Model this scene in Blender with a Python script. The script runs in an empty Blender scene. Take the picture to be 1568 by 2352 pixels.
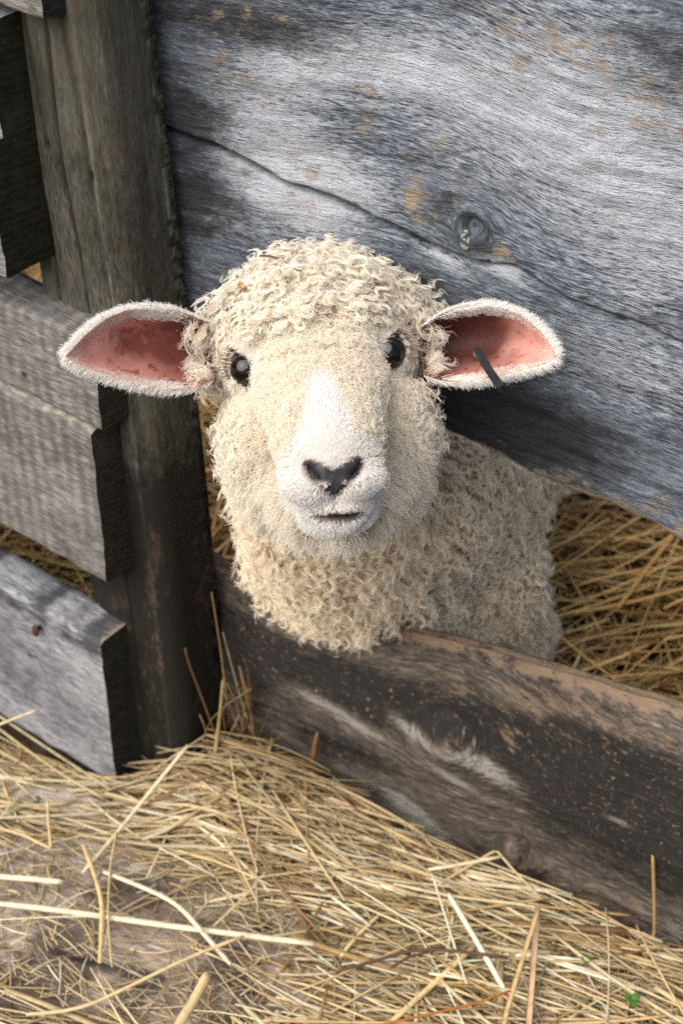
import bpy, math
import numpy as np
from mathutils import Vector, Matrix

RNG = np.random.default_rng(7)
sc = bpy.context.scene
COL = sc.collection

# ---------------------------------------------------------------- camera model
CAM_H = 1.02
PITCH = math.radians(38.0)
FPX = 3900.0                                   # focal length in units of a 1568 x 2352 picture
CAM = np.array([0.0, 0.0, CAM_H])
RIGHT = np.array([1.0, 0.0, 0.0])
FWD = np.array([0.0, math.cos(PITCH), -math.sin(PITCH)])
UP = np.array([0.0, math.sin(PITCH), math.cos(PITCH)])


def ray(x, y):
    return (x - 784.0) / FPX * RIGHT + (1176.0 - y) / FPX * UP + FWD


def at_depth(x, y, d):
    return CAM + ray(x, y) * d


def at_z(x, y, z):
    r = ray(x, y)
    return CAM + r * ((z - CAM_H) / r[2])


def at_plane(x, y, p0, n):
    r = ray(x, y)
    return CAM + r * (np.dot(p0 - CAM, n) / np.dot(r, n))


def nrm(v):
    v = np.asarray(v, float)
    return v / np.linalg.norm(v)


# ---------------------------------------------------------------- numpy noise
def _hash(ix, iy, iz, seed):
    h = (ix.astype(np.int64) * 374761393 + iy.astype(np.int64) * 668265263 + iz.astype(np.int64) * 2147483647 + seed * 974634721) & 0xFFFFFFFF
    h = ((h ^ (h >> 13)) * 1274126177) & 0xFFFFFFFF
    h = ((h ^ (h >> 16)) * 2246822519) & 0xFFFFFFFF
    return ((h ^ (h >> 13)) & 0xFFFFFF).astype(float) / float(0xFFFFFF)


def vnoise(p, scale=1.0, seed=0):
    """value noise in 0..1 for an (N,3) array"""
    q = np.asarray(p, float) * scale
    i = np.floor(q).astype(np.int64)
    f = q - i
    f = f * f * (3 - 2 * f)
    r = 0
    for dx in (0, 1):
        for dy in (0, 1):
            for dz in (0, 1):
                w = (f[:, 0] if dx else 1 - f[:, 0]) * (f[:, 1] if dy else 1 - f[:, 1]) * (f[:, 2] if dz else 1 - f[:, 2])
                r = r + w * _hash(i[:, 0] + dx, i[:, 1] + dy, i[:, 2] + dz, seed)
    return r


def fbm(p, scale=1.0, seed=0, octs=3):
    r, a, t = 0, 1.0, 0
    for k in range(octs):
        r = r + a * vnoise(p, scale * 2 ** k, seed + 17 * k)
        t += a
        a *= 0.5
    return r / t


def sstep(a, b, x):
    t = np.clip((np.asarray(x, float) - a) / (b - a), 0, 1)
    return t * t * (3 - 2 * t)


# ---------------------------------------------------------------- object helpers
def tag(o, label=None, cat=None, group=None, kind=None):
    if label: o['label'] = label
    if cat: o['category'] = cat
    if group: o['group'] = group
    if kind: o['kind'] = kind
    return o


def mesh_obj(name, verts, faces, mats=(), parent=None, matrix=None, smooth=True, mat_idx=None, attrs=None):
    me = bpy.data.meshes.new(name)
    verts = np.asarray(verts, float)
    if isinstance(faces, np.ndarray):
        n, k = faces.shape
        me.vertices.add(len(verts)); me.vertices.foreach_set('co', verts.ravel())
        me.loops.add(n * k); me.loops.foreach_set('vertex_index', faces.ravel().astype(np.int32))
        me.polygons.add(n); me.polygons.foreach_set('loop_start', np.arange(0, n * k, k, dtype=np.int32))
        me.update(calc_edges=True)
    else:
        me.from_pydata([tuple(v) for v in verts], [], [tuple(int(i) for i in f) for f in faces])
    for m in mats: me.materials.append(m)
    if mat_idx is not None: me.polygons.foreach_set('material_index', np.asarray(mat_idx, np.int32))
    me.polygons.foreach_set('use_smooth', np.full(len(me.polygons), smooth, bool))
    for k, a in (attrs or {}).items():
        a = np.asarray(a, np.float32)
        if a.ndim == 1:
            at = me.attributes.new(k, 'FLOAT', 'POINT'); at.data.foreach_set('value', a)
        elif a.shape[1] == 3:
            at = me.attributes.new(k, 'FLOAT_VECTOR', 'POINT'); at.data.foreach_set('vector', a.ravel())
        else:
            at = me.attributes.new(k, 'FLOAT_COLOR', 'POINT'); at.data.foreach_set('color', a.ravel())
    me.update()
    o = bpy.data.objects.new(name, me)
    COL.objects.link(o)
    if matrix is not None: o.matrix_world = matrix
    if parent is not None:
        o.parent = parent
        o.matrix_parent_inverse = parent.matrix_world.inverted()
    return o


def curves_obj(name, pts, radii, tint, mat, parent=None):
    """pts (N,K,3) strands, radii (K,) or (N,K), tint (N,) or (N,K)"""
    N, K, _ = pts.shape
    cd = bpy.data.hair_curves.new(name)
    cd.add_curves([K] * N)
    cd.attributes['position'].data.foreach_set('vector', pts.astype(np.float32).ravel())
    ra = cd.attributes.get('radius') or cd.attributes.new('radius', 'FLOAT', 'POINT')
    ra.data.foreach_set('value', np.broadcast_to(radii, (N, K)).astype(np.float32).ravel())
    tint = np.asarray(tint, np.float32)
    if tint.ndim == 1: tint = np.repeat(tint[:, None], K, 1)
    ta = cd.attributes.new('tint', 'FLOAT', 'POINT')
    ta.data.foreach_set('value', tint.ravel())
    cd.materials.append(mat)
    o = bpy.data.objects.new(name, cd)
    COL.objects.link(o)
    if parent is not None:
        o.parent = parent
        o.matrix_parent_inverse = parent.matrix_world.inverted()
    return o


# ---------------------------------------------------------------- node helpers
class NT:
    def __init__(self, name):
        self.m = bpy.data.materials.new(name)
        self.m.use_nodes = True
        self.t = self.m.node_tree
        self.t.nodes.clear()

    def n(self, typ, **kw):
        nd = self.t.nodes.new(typ)
        ins = kw.pop('ins', {})
        for k, v in kw.items(): setattr(nd, k, v)
        for k, v in ins.items(): self.s(nd, k, v)
        return nd

    def s(self, nd, k, v):
        if isinstance(v, bpy.types.NodeSocket): self.t.links.new(v, nd.inputs[k])
        else: nd.inputs[k].default_value = v

    def noise(self, vec, scale=1.0, detail=3.0, rough=0.6, dist=0.0):
        return self.n('ShaderNodeTexNoise', ins={'Vector': vec, 'Scale': scale, 'Detail': detail, 'Roughness': rough, 'Distortion': dist}).outputs['Fac']

    def vmul(self, vec, v):
        return self.n('ShaderNodeVectorMath', operation='MULTIPLY', ins={0: vec, 1: v}).outputs[0]

    def vadd(self, vec, v):
        return self.n('ShaderNodeVectorMath', operation='ADD', ins={0: vec, 1: v}).outputs[0]

    def math(self, op, a, b=0.0, clamp=False):
        return self.n('ShaderNodeMath', operation=op, use_clamp=clamp, ins={0: a, 1: b}).outputs[0]

    def remap(self, v, a, b, c=0.0, d=1.0, smooth=True):
        return self.n('ShaderNodeMapRange', interpolation_type='SMOOTHSTEP' if smooth else 'LINEAR', ins={0: v, 1: a, 2: b, 3: c, 4: d}).outputs[0]

    def ramp(self, v, stops):
        nd = self.n('ShaderNodeValToRGB', ins={0: v})
        e = nd.color_ramp.elements
        while len(e) < len(stops): e.new(0.5)
        for el, (p, c) in zip(e, stops):
            el.position = p; el.color = (*c, 1)
        return nd.outputs[0]

    def mix(self, f, a, b, mode='MIX'):
        nd = self.n('ShaderNodeMix', data_type='RGBA', blend_type=mode)
        self.s(nd, 0, f)
        for k, v in ((6, a), (7, b)):
            self.s(nd, k, v if isinstance(v, bpy.types.NodeSocket) else (*v, 1))
        return nd.outputs[2]

    def attr(self, name, out='Fac'):
        return self.n('ShaderNodeAttribute', attribute_name=name).outputs[out]

    def bump(self, h, strength=0.5, dist=0.002, normal=None):
        ins = {'Height': h, 'Strength': strength, 'Distance': dist}
        if normal is not None: ins['Normal'] = normal
        return self.n('ShaderNodeBump', ins=ins).outputs[0]

    def out(self, shader):
        o = self.n('ShaderNodeOutputMaterial')
        self.t.links.new(shader, o.inputs['Surface'])
        return self.m

    def principled(self, color, rough=0.8, normal=None, spec=0.3, **kw):
        nd = self.n('ShaderNodeBsdfPrincipled')
        self.s(nd, 'Base Color', color if isinstance(color, bpy.types.NodeSocket) else (*color, 1))
        self.s(nd, 'Roughness', rough)
        self.s(nd, 'Specular IOR Level', spec)
        if normal is not None: self.s(nd, 'Normal', normal)
        for k, v in kw.items(): self.s(nd, k, v)
        return nd.outputs[0]


def wood_material(name, stops, light=(0.5, 0.52, 0.56), dark=(0.025, 0.025, 0.028), tan=(0.30, 0.20, 0.11),
                  fine=1.0, tan_amt=0.5, bump=0.6, stroke=0.5, sat_var=0.0, ribs=0.0, spec=0.25, seed=0.0, mottle=0.0):
    """weathered wood. Attributes: grain (along, depth, across in metres), paint (r dark, g light, b tan, a crack)"""
    t = NT(name)
    g = t.vadd(t.attr('grain', 'Vector'), (seed, seed * 1.7, seed * 0.6))
    pc = t.n('ShaderNodeAttribute', attribute_name='paint')
    sep = t.n('ShaderNodeSeparateColor', ins={0: pc.outputs['Color']})
    pdark, plight, ptan = sep.outputs[0], sep.outputs[1], sep.outputs[2]
    pcrack = pc.outputs['Alpha']
    wob = t.noise(t.vmul(g, (7, 7, 20)), 1, 2)
    gw = t.vadd(g, t.vmul(t.n('ShaderNodeCombineXYZ', ins={2: wob}).outputs[0], (0, 0, 0.006)))
    n1 = t.noise(t.vmul(gw, (22 * fine, 80, 260 * fine)), 1, 5, 0.68)             # grain lines
    n2 = t.noise(t.vmul(gw, (170 * fine, 200, 1300 * fine)), 1, 2, 0.65)             # fibres
    n3 = t.noise(t.vmul(gw, (9, 20, 26)), 1, 4, 0.6)                              # blotches
    n4 = t.noise(t.vmul(gw, (105 * fine, 120, 620 * fine)), 1, 4, 0.66, 0.25)         # short strokes
    v = t.math('ADD', t.math('MULTIPLY', n1, 0.42), t.math('MULTIPLY', n2, 0.38))
    v = t.math('ADD', v, t.math('MULTIPLY', n3, 0.34))
    v = t.math('ADD', v, t.math('MULTIPLY', t.math('SUBTRACT', n4, 0.5), stroke))
    v = t.math('SUBTRACT', v, 0.08)
    v = t.remap(v, 0.30, 0.72, 0, 1, False)
    col = t.ramp(v, stops)
    # pale rubbed strokes
    lf = t.math('MULTIPLY', t.remap(t.math('ADD', t.math('ADD', t.math('MULTIPLY', n4, 0.65), t.math('MULTIPLY', n2, 0.35)), t.math('MULTIPLY', t.math('SUBTRACT', plight, 0.5), 0.42)), 0.46, 0.66), t.math('MULTIPLY', plight, 0.95, True))
    col = t.mix(lf, col, light)
    # black algae, deep weathering, and shade painted in through the dark mask
    nd = t.math('ADD', t.math('MULTIPLY', t.noise(t.vmul(gw, (70, 60, 160)), 1, 6, 0.78), 0.55), t.math('MULTIPLY', n4, 0.45))
    if mottle:
        nd = t.math('ADD', t.math('MULTIPLY', nd, 1 - mottle), t.math('MULTIPLY', t.noise(t.vmul(t.vadd(t.attr('grain', 'Vector'), (1.3, 0, 0.7)), (95, 95, 150)), 1, 9, 0.82), mottle))
    df = t.remap(t.math('ADD', nd, t.math('MULTIPLY', t.math('SUBTRACT', pdark, 0.5), 0.40)), 0.40, 0.66)
    df = t.math('MULTIPLY', df, t.remap(pdark, 0.02, 0.25))
    col = t.mix(t.math('MULTIPLY', df, 0.92), col, dark)
    if mottle:
        scr = t.noise(t.vmul(t.attr('grain', 'Vector'), (620, 60, 60)), 1, 3, 0.7)
        scm = t.math('MULTIPLY', t.remap(scr, 0.60, 0.68), t.remap(t.noise(t.vmul(g, (16, 16, 16)), 1, 2), 0.42, 0.62))
        col = t.mix(t.math('MULTIPLY', scm, 0.22), col, tan)
        spk = t.noise(t.vmul(gw, (210, 120, 300)), 1, 5, 0.8)
        col = t.mix(t.math('MULTIPLY', t.remap(spk, 0.56, 0.64), 0.75), col, dark)
        col = t.mix(t.math('MULTIPLY', t.remap(spk, 0.42, 0.34), t.math('MULTIPLY', df, 0.8)), col, tan)
    # tan flecks
    tn = t.noise(t.vmul(gw, (60, 60, 150)), 1, 4, 0.75)
    tb = t.noise(t.vmul(g, (12, 12, 12)), 1, 2)
    tf = t.remap(t.math('ADD', t.math('MULTIPLY', tn, 0.75), t.math('ADD', t.math('MULTIPLY', tb, 0.25), t.math('MULTIPLY', ptan, 0.30))), 0.60, 0.70)
    tf = t.math('MULTIPLY', tf, t.math('ADD', t.math('MULTIPLY', ptan, 0.6), tan_amt, True))
    col = t.mix(tf, col, tan)
    if ribs:
        rb = t.n('ShaderNodeTexWave', wave_type='BANDS', bands_direction='X',
                 ins={'Vector': t.vmul(g, (1, 0, 0.12)), 'Scale': ribs, 'Distortion': 1.6, 'Detail': 3, 'Detail Scale': 8}).outputs['Fac']
        rbm = t.math('MULTIPLY', rb, t.remap(t.noise(t.vmul(g, (20, 1, 26)), 1, 2), 0.30, 0.60))
        col = t.mix(t.math('MULTIPLY', rbm, 0.45), col, (0.045, 0.042, 0.04))
    col = t.mix(pcrack, col, (0.006, 0.006, 0.007))
    h = t.math('ADD', t.math('MULTIPLY', n1, 1.0), t.math('MULTIPLY', n2, 0.5))
    h = t.math('ADD', h, t.math('MULTIPLY', n4, 0.7))
    if ribs: h = t.math('SUBTRACT', h, t.math('MULTIPLY', rbm, 0.5))
    nm = t.bump(h, bump, 0.003)
    return t.out(t.principled(col, 0.82, nm, spec))


def endgrain_material(name, base=(0.014, 0.013, 0.012), hi=(0.05, 0.047, 0.043)):  # near-black colours hold dirty grain and painted-in shade of the board ends
    t = NT(name)
    tc = t.n('ShaderNodeTexCoord').outputs['Object']
    w = t.n('ShaderNodeTexWave', wave_type='RINGS', rings_direction='X',
            ins={'Vector': t.vadd(tc, (0, 0.05, 0.06)), 'Scale': 60, 'Distortion': 3, 'Detail': 3, 'Detail Scale': 3}).outputs['Fac']
    n = t.noise(t.vmul(tc, (120, 120, 160)), 1, 5, 0.7)
    n2 = t.noise(t.vmul(tc, (25, 25, 25)), 1, 3)
    v = t.math('ADD', t.math('MULTIPLY', w, 0.12), t.math('MULTIPLY', n, 0.88))
    col = t.ramp(v, [(0.35, base), (0.8, hi)])
    col = t.mix(t.remap(n2, 0.5, 0.75), col, (0.045, 0.048, 0.028))
    return t.out(t.principled(col, 0.9, t.bump(v, 0.5, 0.002), 0.15))


# ---------------------------------------------------------------- plank builder
class Frame:
    """board-local frame: x along, y into the wood, z up"""
    def __init__(self, p0, ex):
        self.o = np.asarray(p0, float)
        self.ex = nrm(ex)
        self.ez = np.array([0, 0, 1.0])
        self.ey = nrm(np.cross(self.ez, self.ex))
        self.M = Matrix([[self.ex[i], self.ey[i], self.ez[i], self.o[i]] for i in range(3)] + [[0, 0, 0, 1]])

    def uv(self, x, y, back=0.0):
        p = at_plane(x, y, self.o + self.ey * back, self.ey) - self.o
        return np.array([np.dot(p, self.ex), np.dot(p, self.ez)])

    def world(self, s, yy, z):
        return self.o + self.ex * s + self.ey * yy + self.ez * z


def plank(name, fr, s0, s1, zlo, zhi, thick, ds=0.004, nf=60, r=0.004, y0=0.0, shape=None, paint=None, grain=None,
          mats=(), wob=0.0006, endcurve=None, seed=0, parent=None, nback=6):
    """zlo/zhi: functions of s. shape(s,z)->extra depth, paint(s,z)->(N,4), grain(s,z)->(N,2)"""
    ns = max(2, int((s1 - s0) / ds))
    S = np.linspace(s0, s1, ns + 1)
    tf = np.linspace(0, 1, nf)
    ring_t, ring_y, isf = [], [], []
    for t_ in tf: ring_t.append(t_); ring_y.append(0.0); isf.append(1)
    for k in range(1, 6): ring_t.append(1.0); ring_y.append(k / 6); isf.append(2)
    for t_ in np.linspace(1, 0, nback): ring_t.append(t_); ring_y.append(1.0); isf.append(0)
    for k in range(5, 0, -1): ring_t.append(0.0); ring_y.append(k / 6); isf.append(2)
    ring_t, ring_y, isf = np.array(ring_t), np.array(ring_y), np.array(isf)
    m = len(ring_t)
    SS = np.repeat(S[:, None], m, 1)
    lo, hi = zlo(S)[:, None], zhi(S)[:, None]
    Z = lo + (hi - lo) * ring_t[None]
    Y = thick * np.repeat(ring_y[None], ns + 1, 0)
    d_edge = np.minimum(Z - lo, hi - Z)
    rr = np.clip(r - d_edge, 0, r)
    Y = np.where(isf[None] == 1, r - np.sqrt(np.maximum(r * r - rr * rr, 0)), Y)
    Y = np.where(isf[None] == 2, r + (thick - r) * ring_y[None], Y)
    P = np.stack([SS, Y + y0, Z], -1).reshape(-1, 3)
    fr_mask = np.repeat(isf[None], ns + 1, 0).reshape(-1)
    sz = P[:, [0, 2]]
    if shape is not None: P[:, 1] += np.where(fr_mask == 1, shape(P[:, 0], P[:, 2]), 0)
    P[:, 1] += np.where(fr_mask == 1, (fbm(P, 60, seed, 3) - 0.5) * wob * 6, 0)
    P[:, 2] += np.where(fr_mask != 1, (fbm(P * np.array([1, 1, 1]), 90, seed + 5, 2) - 0.5) * wob * 3, 0)
    P3 = P.reshape(ns + 1, m, 3)
    for sl_, fi in ((slice(nf, nf + 5), nf - 1), (slice(nf + 5 + nback, m), 0)):
        yl = P3[:, fi, 1:2]
        P3[:, sl_, 1] = yl + (thick + y0 - yl) * ring_y[None, sl_]
    if endcurve is not None:
        P[:, 0] += endcurve(P[:, 0], P[:, 2])
    i = np.arange(ns)[:, None] * m + np.arange(m)[None]
    j = np.arange(ns)[:, None] * m + (np.arange(m)[None] + 1) % m
    F = np.stack([i, j, j + m, i + m], -1).reshape(-1, 4)[:, ::-1]
    V = P
    g = np.stack([P[:, 0], P[:, 1], P[:, 2]], -1)
    if grain is not None:
        gg = grain(P[:, 0], P[:, 2]); g[:, 0], g[:, 2] = gg[:, 0], gg[:, 1]
    g[:, 2] += np.where(fr_mask == 2, P[:, 1], 0)
    pa = paint(P[:, 0], P[:, 2]) if paint is not None else np.tile([[0, 0.4, 0.2, 0.0]], (len(P), 1))
    faces = [tuple(f) for f in F]
    midx = [0] * len(faces)
    base = len(V)
    capA, capB = P[:m], P[-m:]
    V = np.concatenate([P, capA, capB]); g = np.concatenate([g, g[:m], g[-m:]]); pa = np.concatenate([pa, pa[:m], pa[-m:]])
    faces.append(tuple(range(base, base + m))); faces.append(tuple(range(base + 2 * m - 1, base + m - 1, -1)))
    midx += [1, 1]
    o = mesh_obj(name, V, faces, mats, parent, fr.M if parent is None else None, True, midx, {'grain': g, 'paint': pa})
    if parent is not None: o.matrix_world = fr.M
    return o


def gauss(s, z, c, rs, rz, ang=0.0):
    ds_, dz_ = s - c[0], z - c[1]
    ca, sa = math.cos(ang), math.sin(ang)
    a, b = ds_ * ca + dz_ * sa, -ds_ * sa + dz_ * ca
    return np.exp(-(a / rs) ** 2 - (b / rz) ** 2)


def interp_fn(pts, noise=0.0, seed=0, freq=40):
    pts = sorted([tuple(p) for p in pts])
    xs, zs = np.array([p[0] for p in pts]), np.array([p[1] for p in pts])
    def f(s):
        s = np.atleast_1d(s)
        z = np.interp(s, xs, zs)
        if noise:
            q = np.stack([s, 0 * s, 0 * s], -1)
            z = z + (fbm(q, freq, seed, 3) - 0.5) * 2 * noise
        return z
    return f


def polyline_dist(s, z, pts):
    d = np.full(s.shape, 1e9); tt = np.zeros(s.shape)
    L = 0
    for a, b in zip(pts[:-1], pts[1:]):
        a, b = np.asarray(a), np.asarray(b)
        ab = b - a; l = np.linalg.norm(ab)
        t = np.clip(((s - a[0]) * ab[0] + (z - a[1]) * ab[1]) / l ** 2, 0, 1)
        dd = np.hypot(s - a[0] - t * ab[0], z - a[1] - t * ab[1])
        tt = np.where(dd < d, L + t * l, tt); d = np.minimum(d, dd); L += l
    return d, tt / L


# ================================================================ setting
# fence line behind the post (upper slab and lower rail) and the gate-like row of boards on the left
RB = at_z(1568, 2170, 0.0)
RA = at_z(600, 1750, 0.0)
FR = Frame(RB, RB - RA)                      # x runs left to right along the fence
LB = at_z(250, 1800, 0.0)
FL = Frame(LB, np.array([math.cos(math.radians(38)), -math.sin(math.radians(38)), 0]))

M_GREY = wood_material('weathered_grey_wood', [(0.0, (0.024, 0.028, 0.035)), (0.3, (0.080, 0.094, 0.116)), (0.6, (0.170, 0.194, 0.235)), (1.0, (0.345, 0.38, 0.445))],
                       light=(0.46, 0.485, 0.53), dark=(0.026, 0.027, 0.029), tan=(0.30, 0.23, 0.15), fine=1.0, tan_amt=0.4, bump=1.0, stroke=0.65)
M_RAIL = wood_material('stained_brown_wood', [(0.0, (0.028, 0.023, 0.019)), (0.4, (0.09, 0.073, 0.058)), (0.7, (0.175, 0.143, 0.113)), (1.0, (0.32, 0.275, 0.225))],
                       light=(0.27, 0.25, 0.225), dark=(0.014, 0.0135, 0.0135), tan=(0.27, 0.185, 0.115), fine=0.8, tan_amt=0.35, bump=0.8, stroke=0.7, seed=3.1, mottle=0.65)
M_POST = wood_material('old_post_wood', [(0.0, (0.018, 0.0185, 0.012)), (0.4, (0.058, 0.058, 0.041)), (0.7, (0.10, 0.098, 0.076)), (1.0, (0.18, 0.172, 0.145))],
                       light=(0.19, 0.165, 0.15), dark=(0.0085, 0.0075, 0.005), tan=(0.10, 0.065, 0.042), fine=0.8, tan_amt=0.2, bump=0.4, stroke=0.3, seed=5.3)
M_SAWN = wood_material('rough_sawn_grey_wood', [(0.0, (0.075, 0.07, 0.063)), (0.4, (0.15, 0.142, 0.132)), (0.7, (0.225, 0.214, 0.20)), (1.0, (0.35, 0.335, 0.315))],
                       light=(0.42, 0.40, 0.38), tan=(0.46, 0.40, 0.32), fine=0.75, tan_amt=0.15, bump=0.6, stroke=0.35, ribs=26, seed=1.3)
M_LOW = wood_material('silver_grey_wood', [(0.0, (0.06, 0.063, 0.07)), (0.35, (0.135, 0.138, 0.15)), (0.65, (0.215, 0.217, 0.23)), (1.0, (0.34, 0.34, 0.355))],
                      light=(0.40, 0.40, 0.42), dark=(0.035, 0.037, 0.042), tan=(0.33, 0.26, 0.2), fine=0.6, tan_amt=0.12, bump=0.5, stroke=0.6, seed=7.7)
M_END = endgrain_material('dark_end_grain')
M_END2 = endgrain_material('mossy_end_grain', (0.010, 0.010, 0.007), (0.042, 0.037, 0.022))

# ---- ground sheet
gx = np.concatenate([-np.geomspace(60, 0.7, 22), np.linspace(-0.68, 0.9, 150), np.geomspace(0.92, 60, 22)])
gy = np.concatenate([-np.geomspace(60, 0.1, 14), np.linspace(0.45, 2.3, 170), np.geomspace(2.32, 80, 24)])
GX, GY = np.meshgrid(gx, gy, indexing='ij')
gp = np.stack([GX.ravel(), GY.ravel(), 0 * GX.ravel()], -1)


FL_EY = FL.ey


def ground_h(p):
    near = np.exp(-((p[:, 0] / 1.5) ** 2 + ((p[:, 1] - 1.2) / 1.5) ** 2))
    dip = 0.026 * np.exp(-((-((p[:, 0] - LB[0]) * FL_EY[0] + (p[:, 1] - LB[1]) * FL_EY[1]) / 0.06) ** 2)) * sstep(-0.06, -0.16, p[:, 0])
    return -0.012 - dip + near * ((fbm(p, 9, 3, 3) - 0.5) * 0.02 + (fbm(p, 60, 5, 2) - 0.5) * 0.008)


gp[:, 2] = ground_h(gp)
a, b = len(gx), len(gy)
ii = (np.arange(a - 1)[:, None] * b + np.arange(b - 1)[None]).reshape(-1)
GF = np.stack([ii, ii + b, ii + b + 1, ii + 1], -1)
t = NT('trodden_soil')
tc = t.n('ShaderNodeTexCoord').outputs['Object']
n1 = t.noise(tc, 28, 6, 0.65); n2 = t.noise(tc, 220, 4, 0.7)
colr = t.ramp(n1, [(0.3, (0.018, 0.012, 0.008)), (0.55, (0.05, 0.035, 0.022)), (0.8, (0.10, 0.075, 0.05))])
colr = t.mix(t.remap(n2, 0.55, 0.7), colr, (0.13, 0.095, 0.055))
M_SOIL = t.out(t.principled(colr, 0.95, t.bump(t.math('ADD', n1, t.math('MULTIPLY', n2, 0.4)), 0.8, 0.01), 0.1))
ground = mesh_obj('ground', gp, GF, [M_SOIL])
tag(ground, 'bare brown trodden soil under the straw', kind='structure')

# ---- large upper slab
def knot_warp(s, z, c, R, k=1.0):
    dx, dz = s - c[0], z - c[1]
    r2 = dx * dx + dz * dz + 1e-9
    return np.where(r2 > R * R, -dz * R * R / r2, -dz + 0.3 * np.sqrt(r2)) * k


K1 = FR.uv(1090, 522)
crack_pts = [FR.uv(*p) for p in [(300, 255), (385, 298), (470, 330), (560, 372), (660, 425), (760, 462), (850, 500), (940, 545), (1020, 582),
                                 (1100, 606), (1180, 613), (1235, 650), (1310, 690), (1400, 722), (1480, 752), (1568, 792), (1700, 850)]]


def slab_shape(s, z):
    d, t_ = polyline_dist(s, z, crack_pts)
    q = np.stack([s, 0 * s, z], -1)
    wid = np.where(t_ < 0.62, 0.0016 + 0.0010 * vnoise(q, 45, 3), 0.0011)
    dep = np.where(t_ < 0.62, 0.009, 0.0035)
    groove = dep * np.exp(-(d / wid) ** 2)
    lip = 0.0014 * sstep(0.02, 0.0, d) * np.where(z < np.interp(s, [p[0] for p in crack_pts], [p[1] for p in crack_pts]), 1, 0.0)
    kn = 0.003 * np.exp(-(np.hypot(s - K1[0], (z - K1[1]) * 1.0) / 0.007) ** 4) * 0.6 - 0.003 * np.exp(-((np.hypot(s - K1[0], z - K1[1]) - 0.0105) / 0.004) ** 2)
    g2 = slab_grain(s, z)
    gq = np.stack([g2[:, 0] * 9, 0 * s, g2[:, 1] * 70], -1)
    gq2 = np.stack([g2[:, 0] * 26, 0 * s + 3, g2[:, 1] * 160], -1)
    rel = (fbm(gq, 1.0, 31, 2) - 0.5) * 0.0022 + (fbm(gq2, 1.0, 33, 2) - 0.5) * 0.0024
    return groove + lip * 0.9 + kn - rel


def slab_grain(s, z):
    q = np.stack([s, 0 * s, z], -1)
    w_ = knot_warp(s, z, K1, 0.011)
    tilt = 0.10 * (s + 0.1) * sstep(-0.40, -0.10, s)
    bend = 0.012 * np.exp(-((s - K1[0] - 0.06) / 0.06) ** 2) * sstep(K1[1] - 0.10, K1[1] + 0.03, z)
    zz = z + w_ + tilt + bend + (fbm(q, 7, 21, 2) - 0.5) * 0.007
    return np.stack([s, zz], -1)


def slab_paint(s, z):
    q = np.stack([s, 0 * s, z], -1)
    G = lambda x, y, rs, rz, a=0.0: gauss(s, z, FR.uv(x, y), rs, rz, a)
    d, t_ = polyline_dist(s, z, crack_pts)
    light = 0.30 + 0.9 * G(640, 440, 0.055, 0.022, -0.3) + 0.6 * G(760, 400, 0.05, 0.02, -0.2) + 0.5 * G(650, 160, 0.04, 0.02) + 0.4 * G(600, 260, 0.05, 0.02) \
        + 0.7 * G(1150, 620, 0.016, 0.006, -0.2) + 0.6 * G(1020, 595, 0.02, 0.006, -0.4) + 0.5 * G(470, 490, 0.04, 0.016) + 0.35 * G(1400, 300, 0.12, 0.08) \
        + 0.3 * G(1250, 250, 0.1, 0.06) + 0.4 * G(1400, 850, 0.1, 0.03) + 0.3 * G(1500, 600, 0.05, 0.05) + 0.5 * G(860, 140, 0.06, 0.02)
    dark = 0.18 + 0.30 * G(380, 200, 0.04, 0.12) + 0.7 * G(1120, 960, 0.07, 0.035) + 0.4 * G(1300, 1020, 0.06, 0.03) + 0.5 * G(1530, 130, 0.04, 0.03) \
        + 0.5 * G(1020, 470, 0.02, 0.02) + 0.3 * G(440, 420, 0.03, 0.05) + 0.35 * G(950, 640, 0.05, 0.02) + 0.35 * G(1110, 570, 0.012, 0.012) + 0.6 * G(600, 60, 0.07, 0.02)  # the dark beside the post is its shade, painted into the slab
    dark = dark + 0.3 * sstep(0.6, 0.75, fbm(q, 16, 8, 3))
    tanv = 0.32 * sstep(0.5, 0.7, fbm(q, 22, 9, 2)) + 0.42 * G(1385, 250, 0.004, 0.07) + 0.4 * G(945, 460, 0.008, 0.02) + 0.55 * G(1150, 575, 0.010, 0.006) \
        + 0.5 * G(1230, 100, 0.05, 0.02)
    zb = np.interp(s, [p[0] for p in SLAB_BOT], [p[1] for p in SLAB_BOT])
    tanv = tanv + 1.3 * sstep(0.006, 0.0, z - zb) + 0.25 * sstep(0.03, 0.0, z - zb)
    wid = np.where(t_ < 0.62, 0.0016 + 0.0012 * vnoise(q, 45, 3), 0.0011)
    crack = np.exp(-(d / wid) ** 2) * np.where(t_ < 0.62, 0.98, 0.92)
    r_k = np.hypot(s - K1[0], z - K1[1])
    crack = np.maximum(crack, 0.75 * np.exp(-((r_k - 0.0095) / 0.0014) ** 2) * sstep(0.4, 0.6, vnoise(q, 60, 4)))
    crack = np.maximum(crack, 0.6 * np.exp(-((r_k - 0.006) / 0.001) ** 2) * sstep(0.45, 0.6, vnoise(q, 90, 6)))
    return np.clip(np.stack([dark, light, tanv, crack], -1), 0, 1)


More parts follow.
